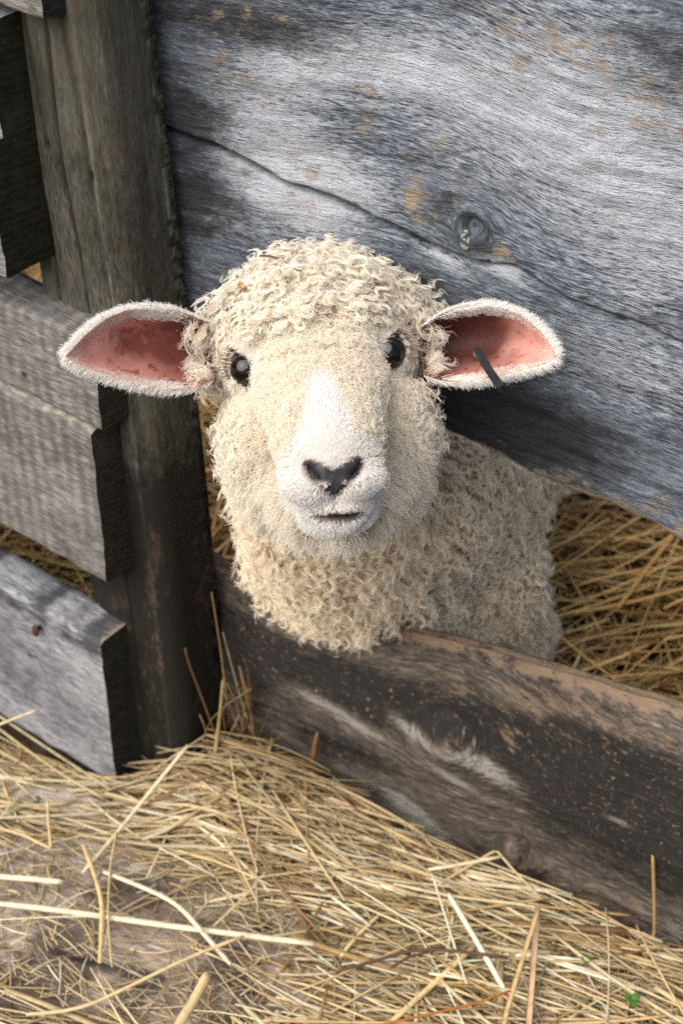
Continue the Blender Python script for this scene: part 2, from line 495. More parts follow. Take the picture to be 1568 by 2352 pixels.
SLAB_BOT = [FR.uv(*p) for p in [(700, 870), (1030, 1000), (1090, 1022), (1150, 1050), (1200, 1082), (1250, 1112), (1330, 1140), (1400, 1162), (1480, 1200), (1568, 1245), (1800, 1350)]]
SLAB_BOT = [(-1.2, SLAB_BOT[0][1])] + [tuple(p) for p in SLAB_BOT]
st = FR.uv(1440, 16); st2 = FR.uv(1568, 58)
SLAB_TOP = [(-1.2, st[1] + 0.03), tuple(st), tuple(st2), (0.9, st2[1] - 0.01)]
s_left = FR.uv(300, 300)[0]
slab = plank('fence_slab', FR, s_left - 0.06, 0.42, interp_fn(SLAB_BOT, 0.0025, 3, 60), interp_fn(SLAB_TOP, 0.002, 4, 50), 0.035,
             ds=0.0017, nf=220, r=0.006, shape=slab_shape, paint=slab_paint, grain=slab_grain, mats=[M_GREY, M_END], seed=11)
tag(slab, 'wide bluish grey weathered plank with a long crack and a round knot above the sheep', 'fence board')

# pale green lichen beside the knot
lc0 = FR.uv(1071, 549)
vs, fs = [], []
for k in range(46):
    a1 = RNG.uniform(0, 6.28); r1 = 0.0055 * math.sqrt(RNG.random())
    cx_, cz_ = lc0[0] + r1 * 0.55 * math.cos(a1), lc0[1] + r1 * 1.2 * math.sin(a1)
    rs_ = RNG.uniform(0.0005, 0.0013); b_ = len(vs)
    for j in range(7):
        aj = j * 2 * math.pi / 7
        rr_ = rs_ * RNG.uniform(0.7, 1.2)
        vs.append(FR.world(cx_ + rr_ * math.cos(aj), -0.0012 - RNG.uniform(0, 0.0010), cz_ + rr_ * math.sin(aj)))
    vs.append(FR.world(cx_, -0.0026, cz_))
    for j in range(7): fs.append((b_ + j, b_ + (j + 1) % 7, b_ + 7))
t = NT('green_lichen')
tc = t.n('ShaderNodeTexCoord').outputs['Object']
mesh_obj('lichen', vs, fs, [t.out(t.principled(t.ramp(t.noise(tc, 600, 3), [(0.35, (0.15, 0.18, 0.13)), (0.65, (0.30, 0.36, 0.28))]), 0.9))], slab)

# ---- lower rail
RT = [FR.uv(p[0], p[1] + 26 + 0.012 * max(p[0] - 900, 0)) for p in [(440, 1278), (480, 1300), (560, 1350), (750, 1412), (900, 1456), (1000, 1478), (1100, 1502), (1210, 1533), (1300, 1560), (1430, 1598), (1568, 1640), (1800, 1710)]]
RK1, RK2 = FR.uv(1045, 1680), FR.uv(1190, 1960)


def rail_shape(s, z):
    zt = np.interp(s, [p[0] for p in RT], [p[1] for p in RT])
    bulge = -0.012 * np.exp(-((z - 0.10) / 0.05) ** 2) + 0.010 * sstep(0.03, 0.0, zt - z)
    ledge = FR.uv(600, 1600)
    line = ledge[1] + (s - ledge[0]) * 0.02
    step = 0.005 * sstep(-0.004, 0.006, z - line) * sstep(-0.02, -0.12, s - RK1[0])
    k = -0.006 * np.exp(-(np.hypot(s - RK1[0], (z - RK1[1]) * 0.8) / 0.016) ** 2) + 0.006 * np.exp(-(((s - RK2[0] - 0.004) / 0.0035) ** 2 + ((z - RK2[1]) / 0.03) ** 2))
    g2 = rail_grain(s, z)
    gq = np.stack([g2[:, 0] * 10, 0 * s, g2[:, 1] * 80], -1)
    rel = (fbm(gq, 1.0, 41, 3) - 0.5) * 0.004
    return bulge + step + k - rel


def rail_grain(s, z):
    q = np.stack([s, 0 * s, z], -1)
    return np.stack([s, z + knot_warp(s, z, RK1, 0.026) + knot_warp(s, z, RK2, 0.02) + 0.06 * s + (fbm(q, 6, 51, 2) - 0.5) * 0.03], -1)


def rail_paint(s, z):
    q = np.stack([s, 0 * s, z], -1)
    G = lambda x, y, rs, rz, a=0.0: gauss(s, z, FR.uv(x, y), rs, rz, a)
    zt = np.interp(s, [p[0] for p in RT], [p[1] for p in RT])
    dtop = zt - z
    dark = 0.18 + 0.75 * G(760, 1560, 0.08, 0.02) + 0.6 * G(1150, 1640, 0.09, 0.025) + 1.1 * G(1330, 1810, 0.13, 0.035) + 0.8 * G(820, 1720, 0.07, 0.02) + 0.9 * G(560, 1480, 0.05, 0.05) \
        + 0.8 * G(1500, 1850, 0.07, 0.05) + 0.6 * G(1480, 2000, 0.08, 0.03) + 0.4 * G(950, 1600, 0.05, 0.02) + 0.5 * G(1560, 1680, 0.03, 0.02) + 0.4 * G(1400, 1720, 0.05, 0.02)
    dark = dark * (0.55 + 0.9 * fbm(q, 14, 6, 3)) * sstep(0.004, 0.03, dtop + 0.02 * (fbm(q, 20, 7, 2) - 0.5))
    light = 0.08 + 0.95 * G(800, 1630, 0.055, 0.0075, -0.18) + 0.85 * G(970, 1665, 0.03, 0.008, -0.3) + 1.0 * G(1120, 1735, 0.035, 0.012, -0.25) + 0.95 * G(1060, 1770, 0.03, 0.007, -0.3) \
        + 1.1 * G(930, 1850, 0.028, 0.014, -0.5) + 0.7 * G(1010, 1920, 0.03, 0.01, -0.4) + 0.3 * G(1450, 1880, 0.06, 0.02) + 0.7 * G(1540, 2140, 0.03, 0.02) + 0.5 * G(1430, 1860, 0.02, 0.006)
    tanv = 0.6 * sstep(0.008, 0.0, dtop) + 0.32 * G(1400, 1660, 0.10, 0.02) + 0.30 * G(1040, 1570, 0.1, 0.02) + 0.4 * G(1045, 1690, 0.010, 0.014) + 0.4 * G(1180, 1680, 0.015, 0.012) + 0.4 * G(1350, 2050, 0.08, 0.025)
    dark = dark * (1 - np.clip(light, 0, 1) * 0.85)
    c1 = 0.9 * np.exp(-(((s - RK2[0] - 0.004 - 0.006 * np.sin((z - RK2[1]) * 60)) / 0.0013) ** 2 + ((z - RK2[1]) / 0.028) ** 4))
    rk = np.hypot(s - RK1[0] - 0.004, z - RK1[1] + 0.008)
    c1 = np.maximum(c1, 0.8 * np.exp(-((rk - 0.010 - 0.006 * (vnoise(q, 50, 2) - 0.5)) / 0.0011) ** 2) * sstep(0.42, 0.55, vnoise(q, 60, 12)))
    ledge = FR.uv(600, 1600)
    d = np.abs(z - (ledge[1] + (s - ledge[0]) * 0.02) + 0.003 * (fbm(q, 30, 2, 2) - 0.5))
    c1 = np.maximum(c1, 0.85 * np.exp(-(d / 0.0018) ** 2) * sstep(-0.05, -0.13, s - RK1[0]))
    return np.clip(np.stack([dark, light, tanv, c1], -1), 0, 1)


rail = plank('fence_rail', FR, s_left - 0.03, 0.42, interp_fn([(-2, -0.03), (2, -0.03)]), interp_fn([tuple(p) for p in RT], 0.0012, 6, 40), 0.026,
             ds=0.0025, nf=150, r=0.009, shape=rail_shape, paint=rail_paint, grain=rail_grain, mats=[M_RAIL, M_END], seed=15)
tag(rail, 'low brown rail blackened with stains and a split knot, under the sheep', 'fence rail')

# ---- post
PW, PD = 0.090, 0.062
pb = np.array([-0.123, 0.942, 0.0])            # right front corner at the ground
pt = np.array([-0.139, 0.942, 0.635])
yaw = math.radians(36)
pex = np.array([math.cos(yaw), -math.sin(yaw), 0]); pey = np.array([math.sin(yaw), math.cos(yaw), 0])
zs = np.arange(-0.05, 0.90, 0.004)
prof = []                                       # rounded rectangle, x from -PW..0, y 0..PD
rc = 0.016
def arc(cx, cy, a0, a1, n=8):
    return [(cx + rc * math.cos(a), cy + rc * math.sin(a)) for a in np.linspace(a0, a1, n)]
prof += [(x, 0.0) for x in np.linspace(-PW + rc, -rc, 50)]
prof += arc(-rc, rc, -math.pi / 2, 0) + [(0, PD * k / 6) for k in range(2, 6)] + arc(-rc, PD - rc, 0, math.pi / 2)
prof += arc(-PW + rc, PD - rc, math.pi / 2, math.pi) + [(-PW, PD * k / 6) for k in range(5, 1, -1)] + arc(-PW + rc, rc, math.pi, 1.5 * math.pi)
prof = np.array(prof); m = len(prof)
P = []
cracks = [(-0.066, 0.30, 0.90), (-0.038, 0.0, 0.90), (-0.079, 0.05, 0.5), (-0.021, 0.42, 0.9), (-0.052, 0.55, 0.9)]
crk = np.zeros((len(zs), m))
for k, z in enumerate(zs):
    f = z / 0.635
    c = pb * (1 - f) + pt * f
    px_ = prof[:, 0] + 0.004 * np.sin(z * 6) - 0.003 * f
    py_ = prof[:, 1] - 0.003 * np.exp(-((prof[:, 0] + PW / 2) / 0.03) ** 2)
    for ci, (cx, z0, z1) in enumerate(cracks):
        off = 0.0022 * math.sin(z * 17 + ci * 2) + 0.0012 * math.sin(z * 41 + ci)
        on = (1 if z0 < z < z1 else 0) * (prof[:, 1] < 0.01)
        wgt = np.exp(-((prof[:, 0] - cx - off) / 0.0017) ** 2) * on
        py_ = py_ + 0.002 * wgt
        crk[k] = np.maximum(crk[k], wgt * [0.7, 0.8, 0.5, 0.4, 0.35][ci])
    P.append(c[None] * np.array([1, 1, 0]) + px_[:, None] * pex + py_[:, None] * pey + np.array([0, 0, z]))
P = np.array(P)
nz = len(zs)
flat = P.reshape(-1, 3)
loc = np.tile(np.concatenate([prof, np.zeros((m, 1))], 1)[None], (nz, 1, 1)); loc[:, :, 2] = zs[:, None]
loc = loc.reshape(-1, 3)
flat = flat + ((fbm(loc * np.array([1, 1, 0.12]), 160, 71, 3) - 0.5) * 0.0010)[:, None] * pey
i = (np.arange(nz - 1)[:, None] * m + np.arange(m)[None]); j = (np.arange(nz - 1)[:, None] * m + (np.arange(m)[None] + 1) % m)
F = [tuple(x) for x in np.stack([i, j, j + m, i + m], -1).reshape(-1, 4)]
F.append(tuple(range((nz - 1) * m, nz * m)))
perim = np.tile(np.concatenate([[0], np.cumsum(np.hypot(*np.diff(prof, axis=0).T))])[None], (nz, 1)).reshape(-1)
zz = loc[:, 2]
q = loc
dark = 0.15 + 1.0 * sstep(0.42, 0.22, zz) + 0.3 * sstep(-0.07, -0.09, loc[:, 0]) + 0.3 * sstep(0.45, 0.65, fbm(q, 14, 5, 3))  # shadow on the lower post is painted into its colour
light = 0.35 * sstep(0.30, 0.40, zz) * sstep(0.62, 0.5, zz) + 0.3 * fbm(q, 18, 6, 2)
tn = 0.35 * sstep(0.45, 0.6, fbm(q * np.array([1, 1, 0.2]), 60, 9, 2))
crf = crk.reshape(-1)
FPOST = Frame(pb * 1.0, pex)
holes = []
for (hx, hy, hr) in [(135, 322, 0.0025), (232, 397, 0.0022), (340, 630, 0.002), (232, 1348, 0.003), (440, 1360, 0.0022), (335, 1110, 0.002), (380, 1655, 0.002)]:
    hp = at_plane(hx, hy, pb, pey)
    holes.append(hp)
    dd = np.linalg.norm((flat - hp) - np.outer((flat - hp) @ pey, pey), axis=1) * np.where(loc[:, 1] < 0.012, 1, 99)
    crf = np.maximum(crf, sstep(hr * 1.6, hr * 0.7, dd))
    flat = flat + (0.004 * sstep(hr * 1.5, hr * 0.5, dd))[:, None] * pey
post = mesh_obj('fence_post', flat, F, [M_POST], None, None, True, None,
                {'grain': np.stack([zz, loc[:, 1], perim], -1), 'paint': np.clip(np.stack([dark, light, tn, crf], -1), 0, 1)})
tag(post, 'dark greenish brown upright post with vertical cracks beside the sheep', 'fence post')
# lichen on the post
t = NT('pale_lichen')
tc = t.n('ShaderNodeTexCoord').outputs['Object']
M_LICHEN = t.out(t.principled(t.ramp(t.noise(tc, 900, 3), [(0.35, (0.12, 0.15, 0.14)), (0.65, (0.36, 0.42, 0.42))]), 0.9, t.bump(t.noise(tc, 700, 3), 0.6, 0.001)))
for (lx, ly, lr) in [(133, 110, 0.0042), (152, 160, 0.003)]:
    c0 = at_plane(lx, ly, pb, pey) - pey * 0.0012
    vs, fs = [c0 - pey * 0.0012], []
    for rI, rr_ in enumerate((0.55, 1.0)):
        for k in range(18):
            a_ = 2 * math.pi * k / 18
            rad = lr * rr_ * (0.8 + 0.4 * ((k * 7) % 5) / 5)
            vs.append(c0 + pex * rad * math.cos(a_) + np.array([0, 0, 1]) * rad * math.sin(a_) - pey * (0.0007 if rI == 0 else -0.0015))
    for k in range(18):
        k2 = (k + 1) % 18
        fs += [(0, 1 + k, 1 + k2), (1 + k, 19 + k, 19 + k2, 1 + k2)]
    mesh_obj('lichen', vs, fs, [M_LICHEN], post)

# ---- boards on the left of the post
def lboard(label, x_end, y_top, y_bot, thick, mat, endmat, y0=0.0, paint=None, shape=None, ln=0.75, r=0.004, seed=0, xt=None, slope=0.0, noise=0.001, endcurve=None):
    a_ = FL.uv(xt if xt is not None else x_end, y_top, y0); b_ = FL.uv(x_end, y_bot, y0)
    s1 = 0.5 * (a_[0] + b_[0])
    o = plank('fence_board', FL, s1 - ln, s1, interp_fn([(s1 - ln, b_[1] - slope * ln), (s1, b_[1])], noise, seed, 30), interp_fn([(s1 - ln, a_[1] - slope * ln), (s1, a_[1])], noise, seed + 1, 30),
              thick, ds=0.004, nf=60, r=r, y0=y0, mats=[mat, endmat], seed=seed, paint=paint, shape=shape, endcurve=endcurve)
    tag(o, label, 'fence board', 'boards nailed to the left of the post')
    return o, s1, b_[1], a_[1]


def low_paint(s, z):
    q = np.stack([s, 0 * s, z], -1)
    G = lambda x, y, rs, rz, a=0.0: gauss(s, z, FL.uv(x, y), rs, rz, a)
    zt = FL.uv(250, 1490)[1]
    dark = 0.22 + 0.75 * sstep(0.03, 0.008, zt - z) * sstep(0.35, 0.6, fbm(q * np.array([0.5, 1, 1.4]), 70, 5, 3)) + 0.25 * sstep(0.5, 0.7, fbm(q, 20, 7, 3))
    light = 0.45 + 0.35 * fbm(q, 12, 8, 2)
    tanv = 0.15 + 1.0 * G(240, 1475, 0.012, 0.006) + 0.4 * G(250, 1650, 0.002, 0.2)
    hole = sstep(0.0036, 0.0018, np.hypot(s - FL.uv(68, 1503)[0], z - FL.uv(68, 1503)[1]))
    return np.clip(np.stack([dark, light, tanv, hole], -1), 0, 1)


def end_jag(s1):
    return lambda s, z: np.where(s > s1 - 0.006, (fbm(np.stack([z, 0 * z, 0 * z], -1), 60, 3, 2) - 0.5) * 0.004, 0)


L1, s1e, l1b, l1t = lboard('lowest silver grey board with a rusty nail, its foot buried in straw', 250, 1490, 1800, 0.034, M_LOW, M_END, paint=low_paint, r=0.004, seed=21, noise=0.0008)


def sawn_paint(lift):
    def f(s, z):
        q = np.stack([s, 0 * s, z], -1)
        dark = 0.12 + 0.35 * sstep(0.5, 0.7, fbm(q, 16, 9 + lift, 3))
        tp = 0.15 + (0.6 * sstep(0.002, 0.0005, FL.uv(232, 1004)[1] - z) if lift == 0 else 0 * s)  # lower board's top edge: caught light painted in as tan
        light = 0.35 + 0.3 * fbm(q, 12, 18, 2)
        hole = 0 * s
        for hx, hy in [(50, 862), (48, 875)]:
            h = FL.uv(hx, hy)
            hole = np.maximum(hole, sstep(0.003, 0.0012, np.hypot((s - h[0]) * 1.5, z - h[1])))
        return np.clip(np.stack([dark, light, tp, hole], -1), 0, 1)
    return f


L2, *_ = lboard('lower of the two rough sawn grey boards at the sheep\'s ear height, pale upper edge', 226, 1004, 1330, 0.034, M_SAWN, M_END, y0=0.0, paint=sawn_paint(0), xt=232, r=0.0035, seed=24)
L3, *_ = lboard('upper of the two rough sawn grey boards, partly behind the sheep\'s ear', 226, 792, 988, 0.034, M_SAWN, M_END, y0=0.0015, paint=sawn_paint(4), r=0.003, seed=27, xt=222)
dark_paint = lambda s, z: np.tile([[0.25, 0.5, 0.1, 0.0]], (len(s), 1))
L4, *_ = lboard('short visible board end, black and mossy, lower one at the upper left edge', -12, 345, 632, 0.054, M_LOW, M_END2, y0=-0.018, paint=dark_paint, r=0.003, seed=30, xt=0)
L5, *_ = lboard('black mossy board end, upper one at the left edge', -14, 62, 322, 0.042, M_LOW, M_END2, y0=-0.006, paint=dark_paint, r=0.005, seed=33, xt=-8)
L6, *_ = lboard('pinkish grey board at the very top left, above the black board ends', 82, -260, 44, 0.03, M_SAWN, M_END, y0=0.004, paint=dark_paint, r=0.004, seed=36)

# ---- rusty nail in the lowest board
t = NT('rusty_iron')
tc = t.n('ShaderNodeTexCoord').outputs['Object']
M_RUST = t.out(t.principled(t.ramp(t.noise(tc, 500, 4), [(0.3, (0.035, 0.014, 0.009)), (0.7, (0.13, 0.05, 0.03))]), 0.85, t.bump(t.noise(tc, 900, 3), 0.5, 0.001)))
nc = FL.uv(93, 1441)
vs, fs = [], []
rings = [(0.0, -0.0062), (0.0030, -0.0060), (0.0044, -0.0045), (0.0044, -0.0032), (0.0020, -0.0028), (0.0020, 0.012)]
for (rad, dep) in rings:
    for k in range(14):
        a_ = 2 * math.pi * k / 14
        vs.append(FL.world(nc[0] + rad * 0.72 * math.cos(a_), dep - 0.001, nc[1] + rad * 1.25 * math.sin(a_)))
for k in range(len(rings) - 1):
    for q_ in range(14):
        fs.append((k * 14 + q_, k * 14 + (q_ + 1) % 14, (k + 1) * 14 + (q_ + 1) % 14, (k + 1) * 14 + q_))
mesh_obj('nail', vs, fs, [M_RUST], L1)

# ---- bare plank lying in the straw, bottom left
PLK_EX = nrm([math.cos(math.radians(20)), -math.sin(math.radians(20)), 0])
PLK_EY = np.array([-PLK_EX[1], PLK_EX[0], 0])
PLK_C = at_z(420, 2130, 0.0)
M_PLK = wood_material('worn_plank_wood', [(0.0, (0.10, 0.07, 0.05)), (0.4, (0.25, 0.195, 0.155)), (0.7, (0.39, 0.325, 0.27)), (1.0, (0.58, 0.51, 0.44))],
                      light=(0.58, 0.53, 0.48), dark=(0.07, 0.048, 0.034), tan=(0.40, 0.29, 0.19), fine=0.5, tan_amt=0.25, bump=0.7, stroke=0.6, seed=9.2)
us = np.linspace(-0.42, 0.36, 190); vsx = np.linspace(-0.16, 0.105, 80)
UU, VV = np.meshgrid(us, vsx, indexing='ij')
q = np.stack([UU.ravel(), 0 * UU.ravel(), VV.ravel()], -1)
edge = np.minimum(0.105 - q[:, 2], q[:, 2] + 0.16)
hz = 0.010 - 0.02 * sstep(0.02, 0.0, edge) + (fbm(q * np.array([0.35, 1, 1]), 30, 61, 3) - 0.5) * 0.012 + (fbm(q * np.array([0.2, 1, 1]), 120, 62, 2) - 0.5) * 0.004
W = PLK_C[None] + q[:, :1] * PLK_EX + q[:, 2:3] * PLK_EY
W[:, 2] = hz
a, b = len(us), len(vsx)
ii = (np.arange(a - 1)[:, None] * b + np.arange(b - 1)[None]).reshape(-1)
PFc = np.stack([ii, ii + b, ii + b + 1, ii + 1], -1)
# skirt to close the sides
bidx = np.concatenate([np.arange(0, a) * b, (a - 1) * b + np.arange(1, b), (np.arange(a - 2, -1, -1)) * b + b - 1, np.arange(b - 2, 0, -1)])
sk = W[bidx].copy(); sk[:, 2] = -0.03
nW = len(W); nb = len(bidx)
Wf = np.concatenate([W, sk])
k_ = np.arange(nb); k2_ = (k_ + 1) % nb
SF = np.stack([bidx[k2_], bidx[k_], nW + k_, nW + k2_], -1)
pq = np.concatenate([q, q[bidx]])
pnt = np.stack([0.3 + 0.5 * sstep(0.5, 0.7, fbm(pq, 18, 3, 3)), 0.35 + 0.5 * fbm(pq, 16, 4, 2), 0.35 * sstep(0.4, 0.6, fbm(pq, 10, 5, 2)),
                0.8 * sstep(0.70, 0.80, fbm(pq * np.array([0.25, 1, 1]), 70, 15, 2))], -1)
plk = mesh_obj('ground_plank', Wf, np.concatenate([PFc, SF]), [M_PLK], None, None, True, None, {'grain': pq, 'paint': np.clip(pnt, 0, 1)})
tag(plk, 'worn pale brown plank lying flat in the straw at the lower left', 'plank')

# ================================================================ sheep
ROLL = math.radians(7.1)
HE = at_depth(729, 822, 0.97)                  # midpoint between the eyes
HX = math.cos(ROLL) * RIGHT + math.sin(ROLL) * UP
HY = -math.sin(ROLL) * RIGHT + math.cos(ROLL) * UP
HZ = -FWD


def hw(X, Y, Z):
    """head millimetres -> world"""
    return HE + (np.multiply.outer(np.asarray(X, float), HX) + np.multiply.outer(np.asarray(Y, float), HY) + np.multiply.outer(np.asarray(Z, float), HZ)) * 0.001


def to_head(p):
    d = (p - HE) * 1000.0
    return d @ HX, d @ HY, d @ HZ


def uvsphere(c, axes, nu=28, nv=18):
    """axes: 3x3 rows are semi-axis vectors (world)"""
    u = np.linspace(0, 2 * np.pi, nu, endpoint=False); v = np.linspace(0, np.pi, nv + 1)[1:-1]
    vs = [np.array([0, 0, 1.0])]
    for vv in v:
        for uu in u: vs.append(np.array([math.sin(vv) * math.cos(uu), math.sin(vv) * math.sin(uu), math.cos(vv)]))
    vs.append(np.array([0, 0, -1.0]))
    vs = np.array(vs) @ np.asarray(axes) + c
    fs = []
    nr = len(v)
    for k in range(nu): fs.append((0, 1 + k, 1 + (k + 1) % nu))
    for r_ in range(nr - 1):
        for k in range(nu):
            a_ = 1 + r_ * nu + k; b_ = 1 + r_ * nu + (k + 1) % nu
            fs.append((a_, a_ + nu, b_ + nu, b_))
    e = len(vs) - 1; o_ = 1 + (nr - 1) * nu
    for k in range(nu): fs.append((o_ + k, e, o_ + (k + 1) % nu))
    return vs, fs


class Blob:
    def __init__(self): self.v, self.f, self.n = [], [], 0
    def add(self, vs, fs):
        self.f += [tuple(i + self.n for i in f) for f in fs]; self.v.append(vs); self.n += len(vs)
    def hel(self, c, r):
        self.add(*uvsphere(hw(*c), np.array([HX * r[0], HY * r[1], HZ * r[2]]) * 0.001))
    def hchain(self, pts, n=8):
        for (c0, r0), (c1, r1) in zip(pts[:-1], pts[1:]):
            for k in range(n + 1):
                t_ = k / n
                self.hel(np.array(c0) * (1 - t_) + np.array(c1) * t_, np.array(r0) * (1 - t_) + np.array(r1) * t_)
    def wel(self, c, r, ax=None):
        ax = np.eye(3) if ax is None else ax
        self.add(*uvsphere(np.asarray(c, float), np.asarray(ax) * np.asarray(r, float)[:, None]))
    def wchain(self, pts, n=10):
        for (c0, r0), (c1, r1) in zip(pts[:-1], pts[1:]):
            for k in range(n + 1):
                t_ = k / n
                rr_ = r0 * (1 - t_) + r1 * t_
                self.wel(np.array(c0) * (1 - t_) + np.array(c1) * t_, (rr_,) * 3)


B = Blob()
# skull
B.hel((0, 12, -58), (52, 44, 56))
B.hel((0, 2, -28), (45, 38, 34))
for s_ in (-1, 1):
    B.hel((s_ * 40, 1, -26), (13, 17, 17))
    B.hel((s_ * 30, -44, -28), (28, 34, 34))
    B.hel((s_ * 55, 12, -72), (16, 18, 18))
    B.hel((s_ * 22, -67, -34), (25, 24, 32))
    B.hel((s_ * 33, 22, -56), (22, 24, 30))
B.hel((0, 20, -58), (50, 41, 55))
B.hchain([((0, -10, -6), (37, 27, 22)), ((0, -34, 30), (27, 21, 22)), ((0, -54, 58), (23, 18, 18))])
B.hel((0, -62, 56), (26, 21, 19))
B.hel((-11, -70, 60), (15, 13, 14)); B.hel((11, -70, 60), (15, 13, 14))
B.hel((0, -60, 67), (17, 11, 9))
B.hel((0, -84, 46), (20, 14, 18))
B.hchain([((0, -84, 36), (20, 15, 18)), ((0, -70, -8), (34, 28, 32)), ((0, -50, -42), (46, 44, 36))])
# neck, chest, body, legs
NK = hw(0, -28, -62)
CH = np.array([0.012, 0.990, 0.275])
BD = np.array([0.070, 1.10, 0.215])
RU = np.array([0.100, 1.38, 0.235])
B.wchain([(NK, 0.051), (NK * 0.5 + CH * 0.5 + np.array([-0.009, -0.030, 0.006]), 0.053), (CH + np.array([-0.018, -0.042, -0.030]), 0.053), (CH + np.array([0.016, 0.0, 0]), 0.068), (BD, 0.094), ((BD + RU) / 2, 0.102), (RU, 0.092)])
B.wel(RU + np.array([0.055, -0.04, -0.02]), (0.05, 0.07, 0.075))
for (lx, ly, top, sp) in [(0.0, 1.02, 0.24, 0.0), (0.10, 1.06, 0.22, 0.012), (0.05, 1.40, 0.22, 0.0), (0.16, 1.36, 0.21, 0.01)]:
    B.wchain([((lx, ly, top), 0.045), ((lx + sp, ly - 0.005, 0.13), 0.030), ((lx + sp * 2, ly + 0.008, 0.06), 0.021), ((lx + sp * 2.2, ly - 0.004, 0.012), 0.022)], 6)
    B.wel((lx + sp * 2.2, ly - 0.012, 0.008), (0.022, 0.028, 0.018))
pz = lambda x_, y_, yy: at_plane(x_, y_, np.array([0, yy, 0]), np.array([0, 1.0, 0]))
B.wchain([(pz(1095, 1180, 1.07), 0.040), (pz(1104, 1320, 1.06), 0.042), (pz(1108, 1440, 1.05), 0.041), (pz(1130, 1520, 1.05), 0.040)], 8)
B.wchain([(pz(800, 1300, 0.975), 0.044), (pz(880, 1345, 0.99), 0.046), (pz(960, 1400, 1.03), 0.046), (pz(1040, 1440, 1.04), 0.046)], 6)
ft_ = at_z(1225, 1500, 0.03)
B.wchain([(pz(1165, 1470, 1.05), 0.026), (ft_ + np.array([-0.005, 0, 0.03]), 0.019), (ft_, 0.019)], 6)
tmp = mesh_obj('tmp', np.concatenate(B.v), B.f, ())
rm = tmp.modifiers.new('r', 'REMESH'); rm.mode = 'VOXEL'; rm.voxel_size = 0.0022; rm.adaptivity = 0
sm = tmp.modifiers.new('s', 'SMOOTH'); sm.factor = 0.5; sm.iterations = 9
bpy.context.view_layer.update()
ev = tmp.evaluated_get(bpy.context.evaluated_depsgraph_get())
me_ = bpy.data.meshes.new_from_object(ev)
bpy.data.objects.remove(tmp)
nv = len(me_.vertices)
BV = np.empty(nv * 3); me_.vertices.foreach_get('co', BV); BV = BV.reshape(-1, 3)
BN = np.empty(nv * 3); me_.vertices.foreach_get('normal', BN); BN = BN.reshape(-1, 3)
lt = np.empty(len(me_.polygons), np.int32); me_.polygons.foreach_get('loop_total', lt)
BF = np.empty(len(me_.loops), np.int32); me_.loops.foreach_get('vertex_index', BF)
assert (lt == 4).all()
BF = BF.reshape(-1, 4)
bpy.data.meshes.remove(me_)

# --- sculpt nose, mouth, eye sockets
X, Y, Z = to_head(BV)
front = sstep(38, 48, Z)


def seg_d(X, Y, pts):
    return polyline_dist(X, Y, pts)


def pxh(pts, Zmm):
    out = []
    for x_, y_ in pts:
        d_ = at_depth(x_, y_, 0.97 - Zmm / 1000.0)
        hx_, hy_, _ = to_head(d_[None])
        out.append((float(hx_[0]), float(hy_[0])))
    return out


NOSE_L = pxh([(764, 1138), (748, 1122), (730, 1103), (712, 1086), (702, 1071)], 72)
NOSE_R = pxh([(773, 1138), (788, 1119), (806, 1098), (822, 1080), (831, 1063)], 72)
dl, tl = seg_d(X, Y, NOSE_L); dr, tr = seg_d(X, Y, NOSE_R)
dn = np.minimum(dl, dr); tn_ = np.where(dl < dr, tl, tr)
slitw = 0.75 + 1.5 * sstep(0.25, 0.75, tn_) * sstep(1.08, 0.9, tn_)
slit = np.exp(-(dn / slitw) ** 2) * front
dm, tm = seg_d(X, Y, pxh([(720, 1185), (738, 1188), (758, 1189), (780, 1189), (802, 1187), (822, 1182), (838, 1178)], 62))
mouth = np.exp(-(dm / (0.9 + 1.5 * np.sin(np.pi * np.clip(tm, 0, 1)))) ** 2) * front
dp, _ = seg_d(X, Y, pxh([(769, 1138), (774, 1182)], 68))
phil = np.exp(-(dp / 1.1) ** 2) * front
BV = BV + BN * (-0.0050 * slit - 0.0036 * mouth - 0.0012 * phil)[:, None]
# nose pad bulge between the slits and lips below
pad = np.exp(-((X - 0.5) / 9.0) ** 2 - ((Y + 64.0) / 5.0) ** 2) * front
lip = np.exp(-(((np.abs(X) - 8) / 8) ** 2) - ((Y + 75.5) / 4.5) ** 2) * front
lip2 = np.exp(-((X / 11) ** 2) - ((Y + 87) / 3.0) ** 2) * front
BV = BV + BN * (0.0012 * pad + 0.0012 * lip + 0.0012 * lip2)[:, None]

